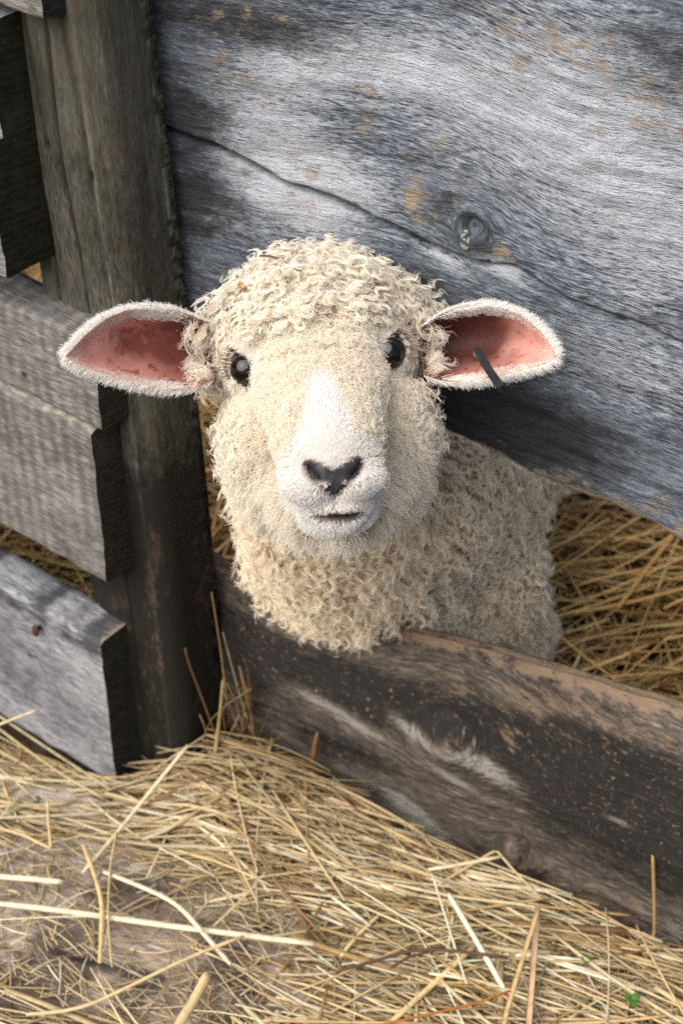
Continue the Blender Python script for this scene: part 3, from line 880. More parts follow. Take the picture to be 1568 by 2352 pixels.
EYES = []
eye_mask = np.zeros(nv); rim_mask = np.zeros(nv)
for s_, px_ in ((-1, (551, 846)), (1, (909, 803))):
    dirn = nrm(HX * s_ * 0.60 + HY * 0.10 + HZ * 0.78)
    # surface point along the pixel ray: nearest-to-camera vertex near that ray
    r0 = ray(*px_); r0 = r0 / np.linalg.norm(r0)
    rel = BV - CAM
    dpt = rel @ r0
    dist = np.linalg.norm(rel - dpt[:, None] * r0, axis=1)
    cand = np.where(dist < 0.0025)[0]
    ip = cand[np.argmin(dpt[cand])]
    sp = CAM + r0 * dpt[ip]
    # lid axis: runs from outer-upper to inner-lower corner
    la = nrm(HY * 0.86 - HX * s_ * (-0.52))
    la = nrm(la - dirn * (la @ dirn)); lb = np.cross(dirn, la)
    rel = BV - sp
    a_, b_ = rel @ la * 1000, rel @ lb * 1000
    e = np.sqrt((a_ / 9.8) ** 2 + (b_ / 5.9) ** 2)
    near = (np.linalg.norm(rel, axis=1) < 0.022)
    push = sstep(1.0, 0.86, e) * near
    ridge = np.exp(-((e - 1.22) / 0.16) ** 2) * near
    BV = BV + dirn * (-0.0085 * push + 0.0004 * ridge)[:, None]
    eye_mask = np.maximum(eye_mask, sstep(1.18, 1.02, e) * near)
    rim_mask = np.maximum(rim_mask, np.exp(-(np.maximum(e - 1.15, 0) / 0.18) ** 2) * near)
    EYES.append((sp, dirn, la, lb, s_))

# vertex normals after sculpting
def vnormals(V, Fq):
    fn = np.cross(V[Fq[:, 2]] - V[Fq[:, 0]], V[Fq[:, 3]] - V[Fq[:, 1]])
    n_ = np.zeros_like(V)
    for k in range(4): np.add.at(n_, Fq[:, k], fn)
    return n_ / (np.linalg.norm(n_, axis=1, keepdims=True) + 1e-12)


BN = vnormals(BV, BF)
X, Y, Z = to_head(BV)
# ---- skin colours
skin = np.tile(np.array([0.62, 0.52, 0.40]), (nv, 1))


def blend(c, m_):
    global skin
    skin = skin * (1 - m_[:, None]) + np.array(c)[None] * m_[:, None]


onhead = sstep(-30, 10, Z)
wbr = np.interp(-Y, [0, 12, 30, 50, 62, 100], [6, 9, 15, 25, 28, 26])
bridge_v = sstep(1.25, 0.9, np.abs(X) / wbr) * sstep(4, -6, Y) * onhead
blend((0.50, 0.44, 0.40), bridge_v)
blend((0.20, 0.165, 0.16), np.exp(-((X - 0.5) / 15) ** 2 - ((Y + 76) / 8) ** 2) * front * 0.95)
blend((0.40, 0.26, 0.23), np.exp(-((np.abs(X) - 18) / 4) ** 2 - ((Y + 56) / 5) ** 2) * front * 0.8)
dT, _ = seg_d(X, Y, pxh([(710, 1070), (730, 1079), (752, 1090), (768, 1096), (784, 1088), (806, 1073), (822, 1063)], 72))
vshape = np.maximum(0, 1 - dT / 6.6) * front
dC, _ = seg_d(X, Y, pxh([(768, 1096), (769, 1126)], 72))
vshape = np.maximum(vshape, np.maximum(0, 1 - dC / 6.0) * front)
padm = sstep(0.30, 0.55, vshape)
padn = vnoise(BV, 900, 5)
blend((0.034, 0.032, 0.035), padm)
blend((0.10, 0.095, 0.10), padm * sstep(0.55, 0.75, padn) * 0.7)
blend((0.008, 0.004, 0.004), sstep(0.15, 0.55, slit))
blend((0.10, 0.042, 0.034), np.exp(-(dm / 4.2) ** 2) * front * 0.95)
blend((0.012, 0.006, 0.005), sstep(0.25, 0.65, mouth))
blend((0.03, 0.015, 0.013), sstep(0.3, 0.8, phil) * 0.8)
blend((0.030, 0.014, 0.011), np.clip(rim_mask, 0, 1))
body_far = sstep(0.0, -40, Z)
dirt = fbm(BV, 25, 8, 3)

# ---- ears (part of the same skin)
def ear(side, top_px, bot_px, d_base, d_tip, cup):
    nu, nvv = 64, 33
    u = np.linspace(0, 1, nu)
    def res(px):
        px = np.array(px, float)
        L = np.concatenate([[0], np.cumsum(np.hypot(*np.diff(px, axis=0).T))]); L /= L[-1]
        return np.stack([np.interp(u, L, px[:, 0]), np.interp(u, L, px[:, 1])], -1)
    T, Bm = res(top_px), res(bot_px)
    # smooth
    for _ in range(3):
        for A in (T, Bm): A[1:-1] = 0.25 * A[:-2] + 0.5 * A[1:-1] + 0.25 * A[2:]
    v = np.linspace(-1, 1, nvv)
    V_, N_, UVs = [], [], []
    for k in range(nu):
        wd = np.hypot(*(T[k] - Bm[k])) / 200.0
        for vv in v:
            px = T[k] * (0.5 + 0.5 * vv) + Bm[k] * (0.5 - 0.5 * vv)
            prof_ = 1 - abs(vv) ** 2.2
            d = d_base * (1 - u[k]) + d_tip * u[k] + cup * wd * prof_ * (0.55 + 0.45 * (1 - u[k]))
            d += 0.010 * (1 if vv > 0 else 0) * vv ** 2 * wd * 0.6         # upper rim leans back
            V_.append(at_depth(px[0], px[1], d)); UVs.append((u[k], vv))
    V_ = np.array(V_); UVs = np.array(UVs)
    idx = np.arange(nu * nvv).reshape(nu, nvv)
    Fq = np.stack([idx[:-1, :-1], idx[1:, :-1], idx[1:, 1:], idx[:-1, 1:]], -1).reshape(-1, 4)
    n_ = vnormals(V_, Fq)
    if (n_ @ FWD).mean() > 0: Fq = Fq[:, ::-1]; n_ = -n_
    return V_, Fq, n_, UVs, idx


EAR_L = ear(-1, [(478, 742), (440, 726), (400, 713), (350, 708), (300, 710), (247, 730), (196, 770), (164, 805), (152, 818)],
            [(490, 872), (450, 890), (400, 893), (360, 890), (300, 879), (230, 858), (186, 840), (162, 826), (152, 820)], 0.985, 0.950, 0.042)
EAR_R = ear(1, [(970, 752), (1005, 726), (1050, 708), (1100, 702), (1150, 707), (1200, 726), (1242, 762), (1266, 795), (1274, 818)],
            [(975, 860), (1010, 872), (1050, 876), (1090, 873), (1140, 864), (1190, 852), (1234, 840), (1260, 830), (1274, 822)], 0.985, 0.960, 0.046)
verts = [BV]; faces = [BF]; cols = [np.concatenate([skin, np.ones((nv, 1))], 1)]; mids = [np.zeros(len(BF), int)]
off = nv
EARS = []
for (V_, Fq, n_, UVs, idx), s_ in ((EAR_L, -1), (EAR_R, 1)):
    th = 0.0030 * (1 - 0.6 * np.maximum(np.abs(UVs[:, 1]) ** 4, UVs[:, 0] ** 6))
    bk = V_ - n_ * th[:, None]
    u, v = UVs[:, 0], UVs[:, 1]
    c = np.tile(np.array([0.50, 0.225, 0.18]), (len(V_), 1))
    nz_ = fbm(V_, 60, 3, 3); nz2 = vnoise(V_, 330, 9); nz3 = fbm(V_ * np.array([1, 1, 1]), 120, 19, 2)
    def bl(cc, m_):
        global_c = np.array(cc)[None]
        return c * (1 - m_[:, None]) + global_c * m_[:, None]
    c = bl((0.60, 0.33, 0.29), sstep(0.45, 0.65, nz_) * 0.6)
    c = bl((0.50, 0.28, 0.23), sstep(0.75, 1.0, np.maximum(np.abs(v), u)) * 0.7)
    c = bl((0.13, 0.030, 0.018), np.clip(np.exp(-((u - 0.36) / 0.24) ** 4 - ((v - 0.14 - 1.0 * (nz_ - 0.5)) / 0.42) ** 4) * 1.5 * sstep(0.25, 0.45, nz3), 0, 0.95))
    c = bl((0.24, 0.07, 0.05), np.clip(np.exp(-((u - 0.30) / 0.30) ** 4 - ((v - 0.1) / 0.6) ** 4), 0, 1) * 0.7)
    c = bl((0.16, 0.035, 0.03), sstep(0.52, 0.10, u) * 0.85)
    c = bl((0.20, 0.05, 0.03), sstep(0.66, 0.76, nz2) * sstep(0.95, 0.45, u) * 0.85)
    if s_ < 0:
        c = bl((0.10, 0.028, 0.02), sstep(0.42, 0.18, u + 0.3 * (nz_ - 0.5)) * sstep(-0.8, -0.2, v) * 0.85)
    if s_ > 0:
        c = bl((0.06, 0.015, 0.013), sstep(0.80, 0.42, u + 0.35 * (nz_ - 0.5)) * sstep(-0.95, -0.30, v) * 0.92)  # right ear: dark skin plus shade painted into the inner half
    n0 = len(V_)
    fr_, bk_ = np.arange(n0) + off, np.arange(n0) + off + n0
    loop = np.concatenate([idx[:, 0], idx[-1, 1:], idx[-2::-1, -1], idx[0, -2:0:-1]])
    l2 = np.roll(loop, -1)
    side_f = np.stack([fr_[loop], fr_[l2], bk_[l2], bk_[loop]], -1)
    verts += [V_, bk]; faces += [fr_[Fq], bk_[Fq][:, ::-1], side_f]
    cols += [np.concatenate([c, np.ones((n0, 1))], 1), np.tile([[0.66, 0.60, 0.52, 1]], (n0, 1))]
    mids += [np.ones(len(Fq), int), np.zeros(len(Fq), int), np.zeros(len(side_f), int)]
    off += 2 * n0
    EARS.append((V_, Fq, n_, UVs, bk, s_))

t = NT('sheep_skin')
pc = t.attr('skin', 'Color')
tc = t.n('ShaderNodeTexCoord').outputs['Object']
nn = t.noise(tc, 900, 4, 0.6)
lum = t.math('MULTIPLY', nn, 1.0)
colr = t.mix(0.35, pc, t.mix(1.0, pc, t.ramp(nn, [(0.3, (0.6, 0.6, 0.6)), (0.7, (1, 1, 1))]), 'MULTIPLY'))
M_SKIN = t.out(t.principled(colr, 0.5, t.bump(nn, 0.35, 0.0012), 0.35))
t = NT('ear_skin')
pc = t.attr('skin', 'Color')
tc = t.n('ShaderNodeTexCoord').outputs['Object']
nn = t.noise(tc, 260, 4, 0.6); ns = t.noise(tc, 420, 2, 0.5)
colr = t.mix(t.math('MULTIPLY', t.remap(ns, 0.66, 0.74), 0.6), pc, (0.22, 0.045, 0.03))
M_EAR = t.out(t.principled(colr, 0.55, t.bump(nn, 0.3, 0.0015), 0.3, **{'Subsurface Weight': 0.25, 'Subsurface Radius': (0.006, 0.002, 0.0015), 'Subsurface Scale': 1.0}))
sheep = mesh_obj('sheep', np.concatenate(verts), np.concatenate(faces), [M_SKIN, M_EAR], None, None, True, np.concatenate(mids), {'skin': np.concatenate(cols)})
tag(sheep, 'curly cream coloured lamb with pink ears poking its head between the fence boards', 'sheep')

# ---- eyes
t = NT('dark_eye')
tc = t.n('ShaderNodeTexCoord').outputs['Object']
sx = t.n('ShaderNodeSeparateXYZ', ins={0: tc})
rad = t.math('SQRT', t.math('ADD', t.math('POWER', t.math('MULTIPLY', sx.outputs[0], 160.0), 2.0), t.math('POWER', t.math('MULTIPLY', sx.outputs[1], 160.0), 2.0)))
pup = t.math('SQRT', t.math('ADD', t.math('POWER', t.math('MULTIPLY', sx.outputs[0], 180.0), 2.0), t.math('POWER', t.math('MULTIPLY', sx.outputs[1], 330.0), 2.0)))
iris = t.ramp(t.noise(t.vmul(tc, (900, 900, 100)), 1, 3), [(0.3, (0.003, 0.0025, 0.002)), (0.7, (0.010, 0.006, 0.004))])
ec = t.mix(t.remap(pup, 0.9, 1.1), (0.002, 0.002, 0.003), iris)
ec = t.mix(t.remap(rad, 1.45, 1.7), ec, (0.005, 0.004, 0.004))
M_EYE = t.out(t.principled(ec, 0.12, None, 0.35, **{'Coat Weight': 0.25, 'Coat Roughness': 0.03}))
for (sp, dirn, la, lb, s_) in EYES:
    c = sp - dirn * 0.0086
    vs, fs = uvsphere(np.zeros(3), np.eye(3) * 0.0112, 32, 24)
    # cornea bulge
    vs[:, 2] += 0.0012 * sstep(0.006, 0.0112, vs[:, 2])
    xa = nrm(np.cross(np.array([0, 0, 1.0]), dirn)); ya = np.cross(dirn, xa)
    Mx = Matrix([[xa[i], ya[i], dirn[i], c[i]] for i in range(3)] + [[0, 0, 0, 1]])
    e_ = mesh_obj('eye', vs, fs, [M_EYE], sheep)
    e_.matrix_world = Mx

# ================================================================ wool
def tri_sample(V, N, Fq, dens_v, n):
    T = np.concatenate([Fq[:, [0, 1, 2]], Fq[:, [0, 2, 3]]])
    ar = 0.5 * np.linalg.norm(np.cross(V[T[:, 1]] - V[T[:, 0]], V[T[:, 2]] - V[T[:, 0]]), axis=1)
    w_ = ar * dens_v[T].mean(1)
    cdf = np.cumsum(w_); cdf /= cdf[-1]
    k = np.searchsorted(cdf, RNG.random(n))
    k = np.clip(k, 0, len(T) - 1)
    a_, b_ = RNG.random(n), RNG.random(n)
    fl = a_ + b_ > 1; a_[fl], b_[fl] = 1 - a_[fl], 1 - b_[fl]
    A, Bb, C = T[k, 0], T[k, 1], T[k, 2]
    p = V[A] * (1 - a_ - b_)[:, None] + V[Bb] * a_[:, None] + V[C] * b_[:, None]
    nn_ = N[A] * (1 - a_ - b_)[:, None] + N[Bb] * a_[:, None] + N[C] * b_[:, None]
    return p, nn_ / (np.linalg.norm(nn_, axis=1, keepdims=True) + 1e-9), w_.sum()


def relax_thin(p, rmin, n_keep=None):
    """keep points so that no two are nearer than rmin (grid hash, greedy)"""
    keep = []
    cell = {}
    inv = 1.0 / rmin
    for i, q_ in enumerate(p):
        k = (int(q_[0] * inv // 1), int(q_[1] * inv // 1), int(q_[2] * inv // 1))
        ok = True
        for dx in (-1, 0, 1):
            for dy in (-1, 0, 1):
                for dz in (-1, 0, 1):
                    for j in cell.get((k[0] + dx, k[1] + dy, k[2] + dz), ()):
                        d = p[j] - q_
                        if d[0] * d[0] + d[1] * d[1] + d[2] * d[2] < rmin * rmin: ok = False; break
                    if not ok: break
                if not ok: break
            if not ok: break
        if ok:
            keep.append(i); cell.setdefault(k, []).append(i)
    return np.array(keep)


def basis(d):
    a_ = np.where(np.abs(d[:, 2:3]) < 0.9, np.array([[0, 0, 1.0]]), np.array([[1.0, 0, 0]]))
    e1 = np.cross(d, a_); e1 /= np.linalg.norm(e1, axis=1, keepdims=True) + 1e-9
    return e1, np.cross(d, e1)


def unit(v):
    return v / (np.linalg.norm(v, axis=-1, keepdims=True) + 1e-9)


def locks(p, n, ns, K, length, droop_dir, droop, amp, turns, spread, clump, frizz, lay=None, lay_amt=0.0, coh=1.0, tipamp=1.0):
    """build len(p)*ns strands; per-lock arrays: length, droop, amp, turns. returns (N,K,3)"""
    L = len(p)
    t_ = np.linspace(0, 1, K)
    bc = lambda a_: np.broadcast_to(np.asarray(a_, float), (L,))
    length, droop, amp, turns, spread = bc(length), bc(droop), bc(amp), bc(turns), bc(spread)
    d0 = n.copy()
    if lay is not None: d0 = unit(n * (1 - np.asarray(lay_amt).reshape(-1, 1)) + lay * np.asarray(lay_amt).reshape(-1, 1))
    d0 = unit(d0 + RNG.normal(0, 0.18, (L, 3)) + 1.1 * coh * np.stack([vnoise(p, 110, 301) - 0.5, vnoise(p, 110, 302) - 0.5, vnoise(p, 110, 303) - 0.5], -1))
    # centre line by integrating a bending direction
    dirs = d0[:, None] + (t_[None, :, None] * droop[:, None, None]) * np.broadcast_to(droop_dir, (L, 3))[:, None]
    dirs = unit(dirs)
    step = (length / (K - 1))[:, None, None]
    c = p[:, None] + np.concatenate([np.zeros((L, 1, 3)), np.cumsum(dirs[:, :-1] * step, 1)], 1)
    e1, e2 = basis(d0)
    ph = RNG.random(L) * 6.283
    sg = np.where(RNG.random(L) < 0.5, -1, 1)
    env = sstep(0.0, 0.35, t_) * (1 + (tipamp - 1) * t_)
    ang = ph[:, None] + sg[:, None] * 6.283 * turns[:, None] * t_[None] ** 0.9
    hel = amp[:, None, None] * env[None, :, None] * (np.cos(ang)[..., None] * e1[:, None] + np.sin(ang)[..., None] * e2[:, None])
    c = c + hel
    # strands
    S = np.repeat(c, ns, 0)
    e1r, e2r = np.repeat(e1, ns, 0), np.repeat(e2, ns, 0)
    r_ = np.sqrt(RNG.random(L * ns)) * np.repeat(spread, ns); a_ = RNG.random(L * ns) * 6.283
    ox, oy = r_ * np.cos(a_), r_ * np.sin(a_)
    cl = 1 - np.clip(clump * RNG.uniform(0.3, 1.5, (L, 1)), 0, 0.85).repeat(ns, 0) * sstep(0, 0.7, t_)[None]
    S = S + (ox[:, None] * cl)[..., None] * e1r[:, None] + (oy[:, None] * cl)[..., None] * e2r[:, None]
    # frizz: low-frequency wobble per strand
    f1, f2 = RNG.uniform(0.8, 2.6, (L * ns, 1)), RNG.uniform(0.8, 2.6, (L * ns, 1))
    p1, p2 = RNG.random((L * ns, 1)) * 6.283, RNG.random((L * ns, 1)) * 6.283
    fa = frizz * np.abs(RNG.normal(0.8, 0.5, (L * ns, 1)))
    w1 = fa * t_[None] * np.sin(6.283 * f1 * t_[None] + p1); w2 = fa * t_[None] * np.sin(6.283 * f2 * t_[None] + p2)
    S = S + w1[..., None] * e1r[:, None] + w2[..., None] * e2r[:, None]
    # random cut
    cut = RNG.uniform(0.7, 1.0, L * ns)
    root = S[:, :1]
    idx = t_[None] * cut[:, None] * (K - 1)
    i0 = np.clip(np.floor(idx).astype(int), 0, K - 2); f = (idx - i0)[..., None]
    rr_ = np.arange(L * ns)[:, None]
    return S[rr_, i0] * (1 - f) + S[rr_, i0 + 1] * f


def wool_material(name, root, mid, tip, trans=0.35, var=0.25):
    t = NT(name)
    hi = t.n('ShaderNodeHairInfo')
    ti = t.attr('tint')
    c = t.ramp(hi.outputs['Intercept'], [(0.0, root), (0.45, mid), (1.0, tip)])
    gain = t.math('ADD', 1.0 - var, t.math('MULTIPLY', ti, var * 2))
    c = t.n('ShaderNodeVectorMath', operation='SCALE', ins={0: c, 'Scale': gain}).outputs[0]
    df = t.n('ShaderNodeBsdfDiffuse', ins={'Color': c})
    tr = t.n('ShaderNodeBsdfTranslucent', ins={'Color': c})
    mx = t.n('ShaderNodeMixShader', ins={0: trans})
    t.t.links.new(df.outputs[0], mx.inputs[1]); t.t.links.new(tr.outputs[0], mx.inputs[2])
    gl = t.n('ShaderNodeBsdfGlossy', ins={'Color': (0.9, 0.88, 0.82, 1), 'Roughness': 0.42})
    m2 = t.n('ShaderNodeMixShader', ins={0: 0.05})
    t.t.links.new(mx.outputs[0], m2.inputs[1]); t.t.links.new(gl.outputs[0], m2.inputs[2])
    return t.out(m2.outputs[0])


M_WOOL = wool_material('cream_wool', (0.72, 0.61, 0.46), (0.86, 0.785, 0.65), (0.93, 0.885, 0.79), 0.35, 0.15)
M_BWOOL = wool_material('dusty_wool', (0.68, 0.53, 0.36), (0.93, 0.81, 0.62), (0.98, 0.91, 0.77), 0.38, 0.18)
M_FUR = wool_material('white_fur', (0.78, 0.73, 0.66), (0.89, 0.865, 0.82), (0.93, 0.92, 0.90), 0.35, 0.10)

X, Y, Z = to_head(BV)
# eye clearance
ed = np.full(nv, 1e9)
for (sp, dirn, la, lb, s_) in EYES:
    rel = (BV - sp) * 1000
    ed = np.minimum(ed, np.sqrt(((rel @ la) / 9.8) ** 2 + ((rel @ lb) / 5.9) ** 2 + ((rel @ dirn) / 12) ** 2))
view = CAM - BV
facing = sstep(-0.45, -0.1, (BN * unit(view)).sum(1))
# region weights
wbr = np.interp(-Y, [-4, 4, 14, 30, 44, 56, 66, 84, 100], [2, 3, 5, 9, 15, 25, 28, 25, 18])
inbr = sstep(1.40, 0.70, np.abs(X - 0.5) / wbr) * sstep(6, -24, Y) * sstep(-101, -96, Y) * sstep(4, 14, Z)
is_head = np.where(Z > -70, 1.0, 0.0) * np.where((Y > -112), 1, 0) * np.where(np.abs(X) < 90, 1, 0) * np.where(BV[:, 1] < 0.93, 1, 0)
bodyw = (1 - is_head) * np.where(BV[:, 2] > 0.055, 1, 0)
nosepad = np.clip(padm * 1.3 + 1.2 * sstep(0.12, 0.4, slit) + 1.3 * sstep(0.03, 0.22, mouth) + 0.6 * sstep(0.3, 0.6, phil), 0, 1)
eyefur = sstep(2.4, 1.8, ed) * sstep(1.22, 1.4, ed)
noeye = sstep(1.30, 1.55, ed)

# ---- 1. short white fur: muzzle, bridge, around the eyes
dens = (inbr * (1 - nosepad) * (1 - 0.72 * np.exp(-((X - 0.5) / 15) ** 2 - ((Y + 77) / 7) ** 2)) + 0.9 * eyefur * is_head) * facing
p, n_, ar = tri_sample(BV, BN, BF, dens, 40000)
x, y, z = to_head(p)
flow = unit(np.stack([x * 0.035, np.where(y > -62, 0.55 + 0 * y, -0.55), -0.45 + 0 * x], -1))       # away from the nose tip
flowW = flow[:, :1] * HX + flow[:, 1:2] * HY + flow[:, 2:3] * HZ
low = sstep(-66, -74, y)
flow2 = unit((x * 0.06)[:, None] * HX + (-0.8 + 0 * x)[:, None] * HY + 0.15 * HZ)
flowW = unit(flowW * (1 - low[:, None]) + flow2 * low[:, None])
for (sp, dirn, la, lb, s_) in EYES:
    dd = np.linalg.norm(p - sp, axis=1)
    m_ = (dd < 0.026)
    rad_ = unit(p[m_] - sp); flowW[m_] = unit(rad_ * 0.55 + HX * s_ * np.where((rad_ @ HY) > -0.2, 0.8, 0.1)[:, None] - HY * np.where((rad_ @ HY) > -0.2, 0.15, 0.9)[:, None])
lens = 0.0026 + 0.0040 * sstep(-52, -20, y) + 0.0026 * sstep(18, 27, np.abs(x)) + 0.003 * sstep(-84, -94, y)
dm2, _ = polyline_dist(x, y, pxh([(720, 1185), (738, 1188), (758, 1189), (780, 1189), (802, 1187), (822, 1182), (838, 1178)], 62))
dm3, _ = polyline_dist(x, y, pxh([(708, 1066), (738, 1086), (768, 1108), (798, 1082), (824, 1060)], 72))
lens = lens * np.where(z > 40, (0.45 + 0.55 * sstep(2.5, 7.0, dm2)) * (0.5 + 0.5 * sstep(4.5, 9.0, dm3)), 1)
for (sp, dirn, la, lb, s_) in EYES:
    lens = np.where(np.linalg.norm(p - sp, axis=1) < 0.026, 0.0055, lens)
K = 6
st = locks(p, n_, 1, K, lens * RNG.uniform(0.7, 1.2, len(p)), np.array([0, 0, -1.0]), 0.1, 0.0001, 0.6, 0.0002, 0.0, 0.0004, flowW, 0.78, coh=0.12)
curves_obj('muzzle_fur', st, np.linspace(0.00015, 0.00005, K), RNG.random(len(st)), M_FUR, sheep)

# ---- 2. head wool
topw = sstep(4, 20, Y + 0.20 * np.abs(X) * 0.5) * is_head
clearw = (1 - sstep(0.25, 0.75, inbr)) * (1 - sstep(0.1, 0.3, nosepad)) * (1 - sstep(56, 62, Z) * sstep(-92, -88, Y))
dens = is_head * clearw * noeye * facing
p0, n0, ar = tri_sample(BV, BN, BF, dens, 40000)
kp = relax_thin(p0, 0.0023)
p, n_ = p0[kp], n0[kp]
x, y, z = to_head(p)
wb_ = np.interp(-y, [-4, 4, 14, 30, 44, 56, 66, 84, 100], [2, 3, 5, 9, 15, 25, 28, 25, 18])
ib_ = sstep(1.40, 0.70, np.abs(x - 0.5) / wb_) * sstep(6, -24, y) * sstep(4, 14, z) * sstep(-101, -96, y)
kk_ = RNG.random(len(p)) > ib_ * 1.15
p, n_ = p[kk_], n_[kk_]
x, y, z = to_head(p)
ib_ = ib_[kk_]
tw = sstep(8, 22, y - 0.0 * np.abs(x))                     # topknot
ck = sstep(38, 52, np.abs(x)) * (1 - tw)                   # side of the face
jw = sstep(-62, -84, y) + sstep(20, 30, np.abs(x)) * sstep(-40, -56, y) * (1 - ck)
jw = np.clip(jw, 0, 1) * (1 - tw)                          # soft ruff round the muzzle
md = np.clip(1 - tw - ck - jw, 0, 1)                       # short wool between and under the eyes
tot = tw + ck + jw + md
mixv = lambda a_, b_, c_, d_: (tw * a_ + ck * b_ + jw * c_ + md * d_) / tot
eyed = np.full(len(p), 1e9)
for (sp, dirn, la, lb, s_) in EYES: eyed = np.minimum(eyed, np.linalg.norm(p - sp, axis=1))
shrt = sstep(0.010, 0.030, eyed)
length = mixv(0.0180, 0.0115, 0.0155, 0.0080) * RNG.uniform(0.75, 1.25, len(p)) * (0.38 + 0.62 * shrt)
length *= (1 - 0.45 * sstep(0.1, 0.7, ib_)) * (0.62 + 0.76 * vnoise(p, 95, 77)) * (1 + tw * 0.5 * (RNG.random(len(p)) - 0.5))
amp = mixv(0.0021, 0.0018, 0.0011, 0.0014) * RNG.uniform(0.6, 1.3, len(p)) * (0.5 + 0.5 * shrt)
turns = mixv(3.1, 2.3, 1.0, 1.6) * RNG.uniform(0.7, 1.3, len(p))
droop = mixv(1.0, 0.8, 0.9, 0.5)
lay = unit((x * 0.02)[:, None] * HX + np.where(y > 0, 0.2, -0.6)[:, None] * HY + (-0.25 + 0 * x)[:, None] * HZ)
K = 18
big = tw + ck > 0.5
parts_s, parts_t = [], []
for sel, ns, spread, clump, frz in ((big, 19, 0.0021, 0.50, 0.0011), (~big, 9, 0.0024, 0.2, 0.0015)):
    st = locks(p[sel], n_[sel], ns, K, length[sel], np.array([0, 0, -1.0]), droop[sel], amp[sel], turns[sel], spread, clump, frz, lay[sel], mixv(0.25, 0.45, 0.62, 0.45)[sel], coh=1.2 * (tw + ck)[sel][:, None].clip(0, 1), tipamp=1.25)
    parts_s.append(st)
    lt_ = np.repeat(np.clip(RNG.normal(0.5, 0.2, sel.sum()) - 0.05 * jw[sel] + 0.1 * md[sel], 0, 1), ns)
    parts_t.append(np.clip(lt_ + RNG.normal(0, 0.1, len(lt_)), 0, 1))
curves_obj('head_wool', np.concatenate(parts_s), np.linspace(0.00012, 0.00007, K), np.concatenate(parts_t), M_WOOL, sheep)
nhead = sum(len(s) for s in parts_s)
r0 = ray(866, 590); r0 = r0 / np.linalg.norm(r0)
rel = BV - CAM; dpt = rel @ r0
dist = np.linalg.norm(rel - dpt[:, None] * r0, axis=1)
tp = np.argsort(dist)[:400]; tp = BV[tp[np.argmin(dpt[tp])]]
near_i = np.argsort(np.linalg.norm(BV - tp, axis=1))[:90]
ti_ = RNG.choice(near_i, 26, replace=False)
stt = locks(BV[ti_], unit(BN[ti_] * 0.35 + np.array([0.12, 0.0, 1.0])), 18, K, RNG.uniform(0.016, 0.025, 26), np.array([0.4, 0, -1.0]), 0.25, RNG.uniform(0.0015, 0.0026, 26), 2.4, 0.0022, 0.7, 0.0009, coh=0.2, tipamp=1.5)
parts_r, parts_rt = [stt], [np.full(len(stt), 0.6)]
for (V_, Fq, n_e, UVs, bk, s_) in EARS:
    pp, nn_, _ = tri_sample(V_, n_e, Fq, sstep(0.17 if s_ < 0 else 0.14, 0.02, UVs[:, 0]) + 1e-7, 46)
    stt = locks(pp, nn_, 9, K, RNG.uniform(0.010, 0.017, len(pp)), np.array([0, 0, -1.0]), 0.7, RNG.uniform(0.0009, 0.0017, len(pp)), 1.4, 0.0022, 0.25, 0.0016, np.tile(nrm([s_ * 0.55, -0.75, 0.0]), (len(pp), 1)), 0.45, coh=0.8)
    parts_r.append(stt); parts_rt.append(RNG.uniform(0.3, 0.7, len(stt)))
curves_obj('wool_curls', np.concatenate(parts_r), np.linspace(0.00012, 0.00007, K), np.concatenate(parts_rt), M_WOOL, sheep)
# fluffy undercoat
dens = is_head * (1 - sstep(0.26, 1.0, inbr)) * (1 - sstep(0.1, 0.3, nosepad)) * sstep(1.4, 1.8, ed) * facing
p, n_, ar = tri_sample(BV, BN, BF, dens, 60000)
x, y, z = to_head(p)
eyed = np.full(len(p), 1e9)
for (sp, dirn, la, lb, s_) in EYES: eyed = np.minimum(eyed, np.linalg.norm(p - sp, axis=1))
shrt = sstep(0.010, 0.030, eyed)
tw = sstep(8, 22, y)
ruff = np.clip(sstep(-62, -84, y) + sstep(24, 32, np.abs(x)) * sstep(-36, -56, y), 0, 1) * (1 - tw) * sstep(60, 45, np.abs(x))
ln = (0.0080 + 0.004 * tw + 0.008 * ruff) * (1 - 0.4 * sstep(30, 45, z)) * RNG.uniform(0.6, 1.35, len(p)) * (0.4 + 0.6 * shrt)
lay = unit((x * 0.02)[:, None] * HX + np.where(y > 0, 0.2, -0.6)[:, None] * HY + (-0.3 + 0 * x)[:, None] * HZ)
K = 9
st = locks(p, n_, 1, K, ln, np.array([0, 0, -1.0]), 0.6, 0.0011 * (1 - 0.6 * ruff), 1.2, 0.0002, 0.0, 0.0016, lay, 0.35 + 0.3 * ruff)
curves_obj('undercoat', st, np.linspace(0.00013, 0.00005, K), np.clip(RNG.normal(0.60, 0.15, len(st)) - 0.22 * ruff, 0, 1), M_WOOL, sheep)

# ---- 3. body wool
inframe = sstep(1.60, 1.45, BV[:, 1])
facing_b = 0.35 + 0.65 * facing
dens = bodyw * facing_b * (0.45 + 0.55 * sstep(1.36, 1.2, BV[:, 1])) * np.where(BV[:, 2] > 0.10, 1, 0.5)
p0, n0, ar = tri_sample(BV, BN, BF, dens, 44000)
kp = relax_thin(p0, 0.0041)
p, n_ = p0[kp], n0[kp]
neck = sstep(0.0, 0.03, 0.955 - p[:, 1] + 0.0 * p[:, 0])
length = (0.0195 * (1 - neck) + 0.0185 * neck) * RNG.uniform(0.75, 1.2, len(p)) * (0.6 + 0.8 * vnoise(p, 80, 79)) * np.where(p[:, 2] < 0.1, 0.35, 1)
amp = (0.0025 * (1 - neck) + 0.0019 * neck) * RNG.uniform(0.6, 1.3, len(p))
turns = (2.9 * (1 - neck) + 2.2 * neck) * RNG.uniform(0.7, 1.3, len(p))
K = 18
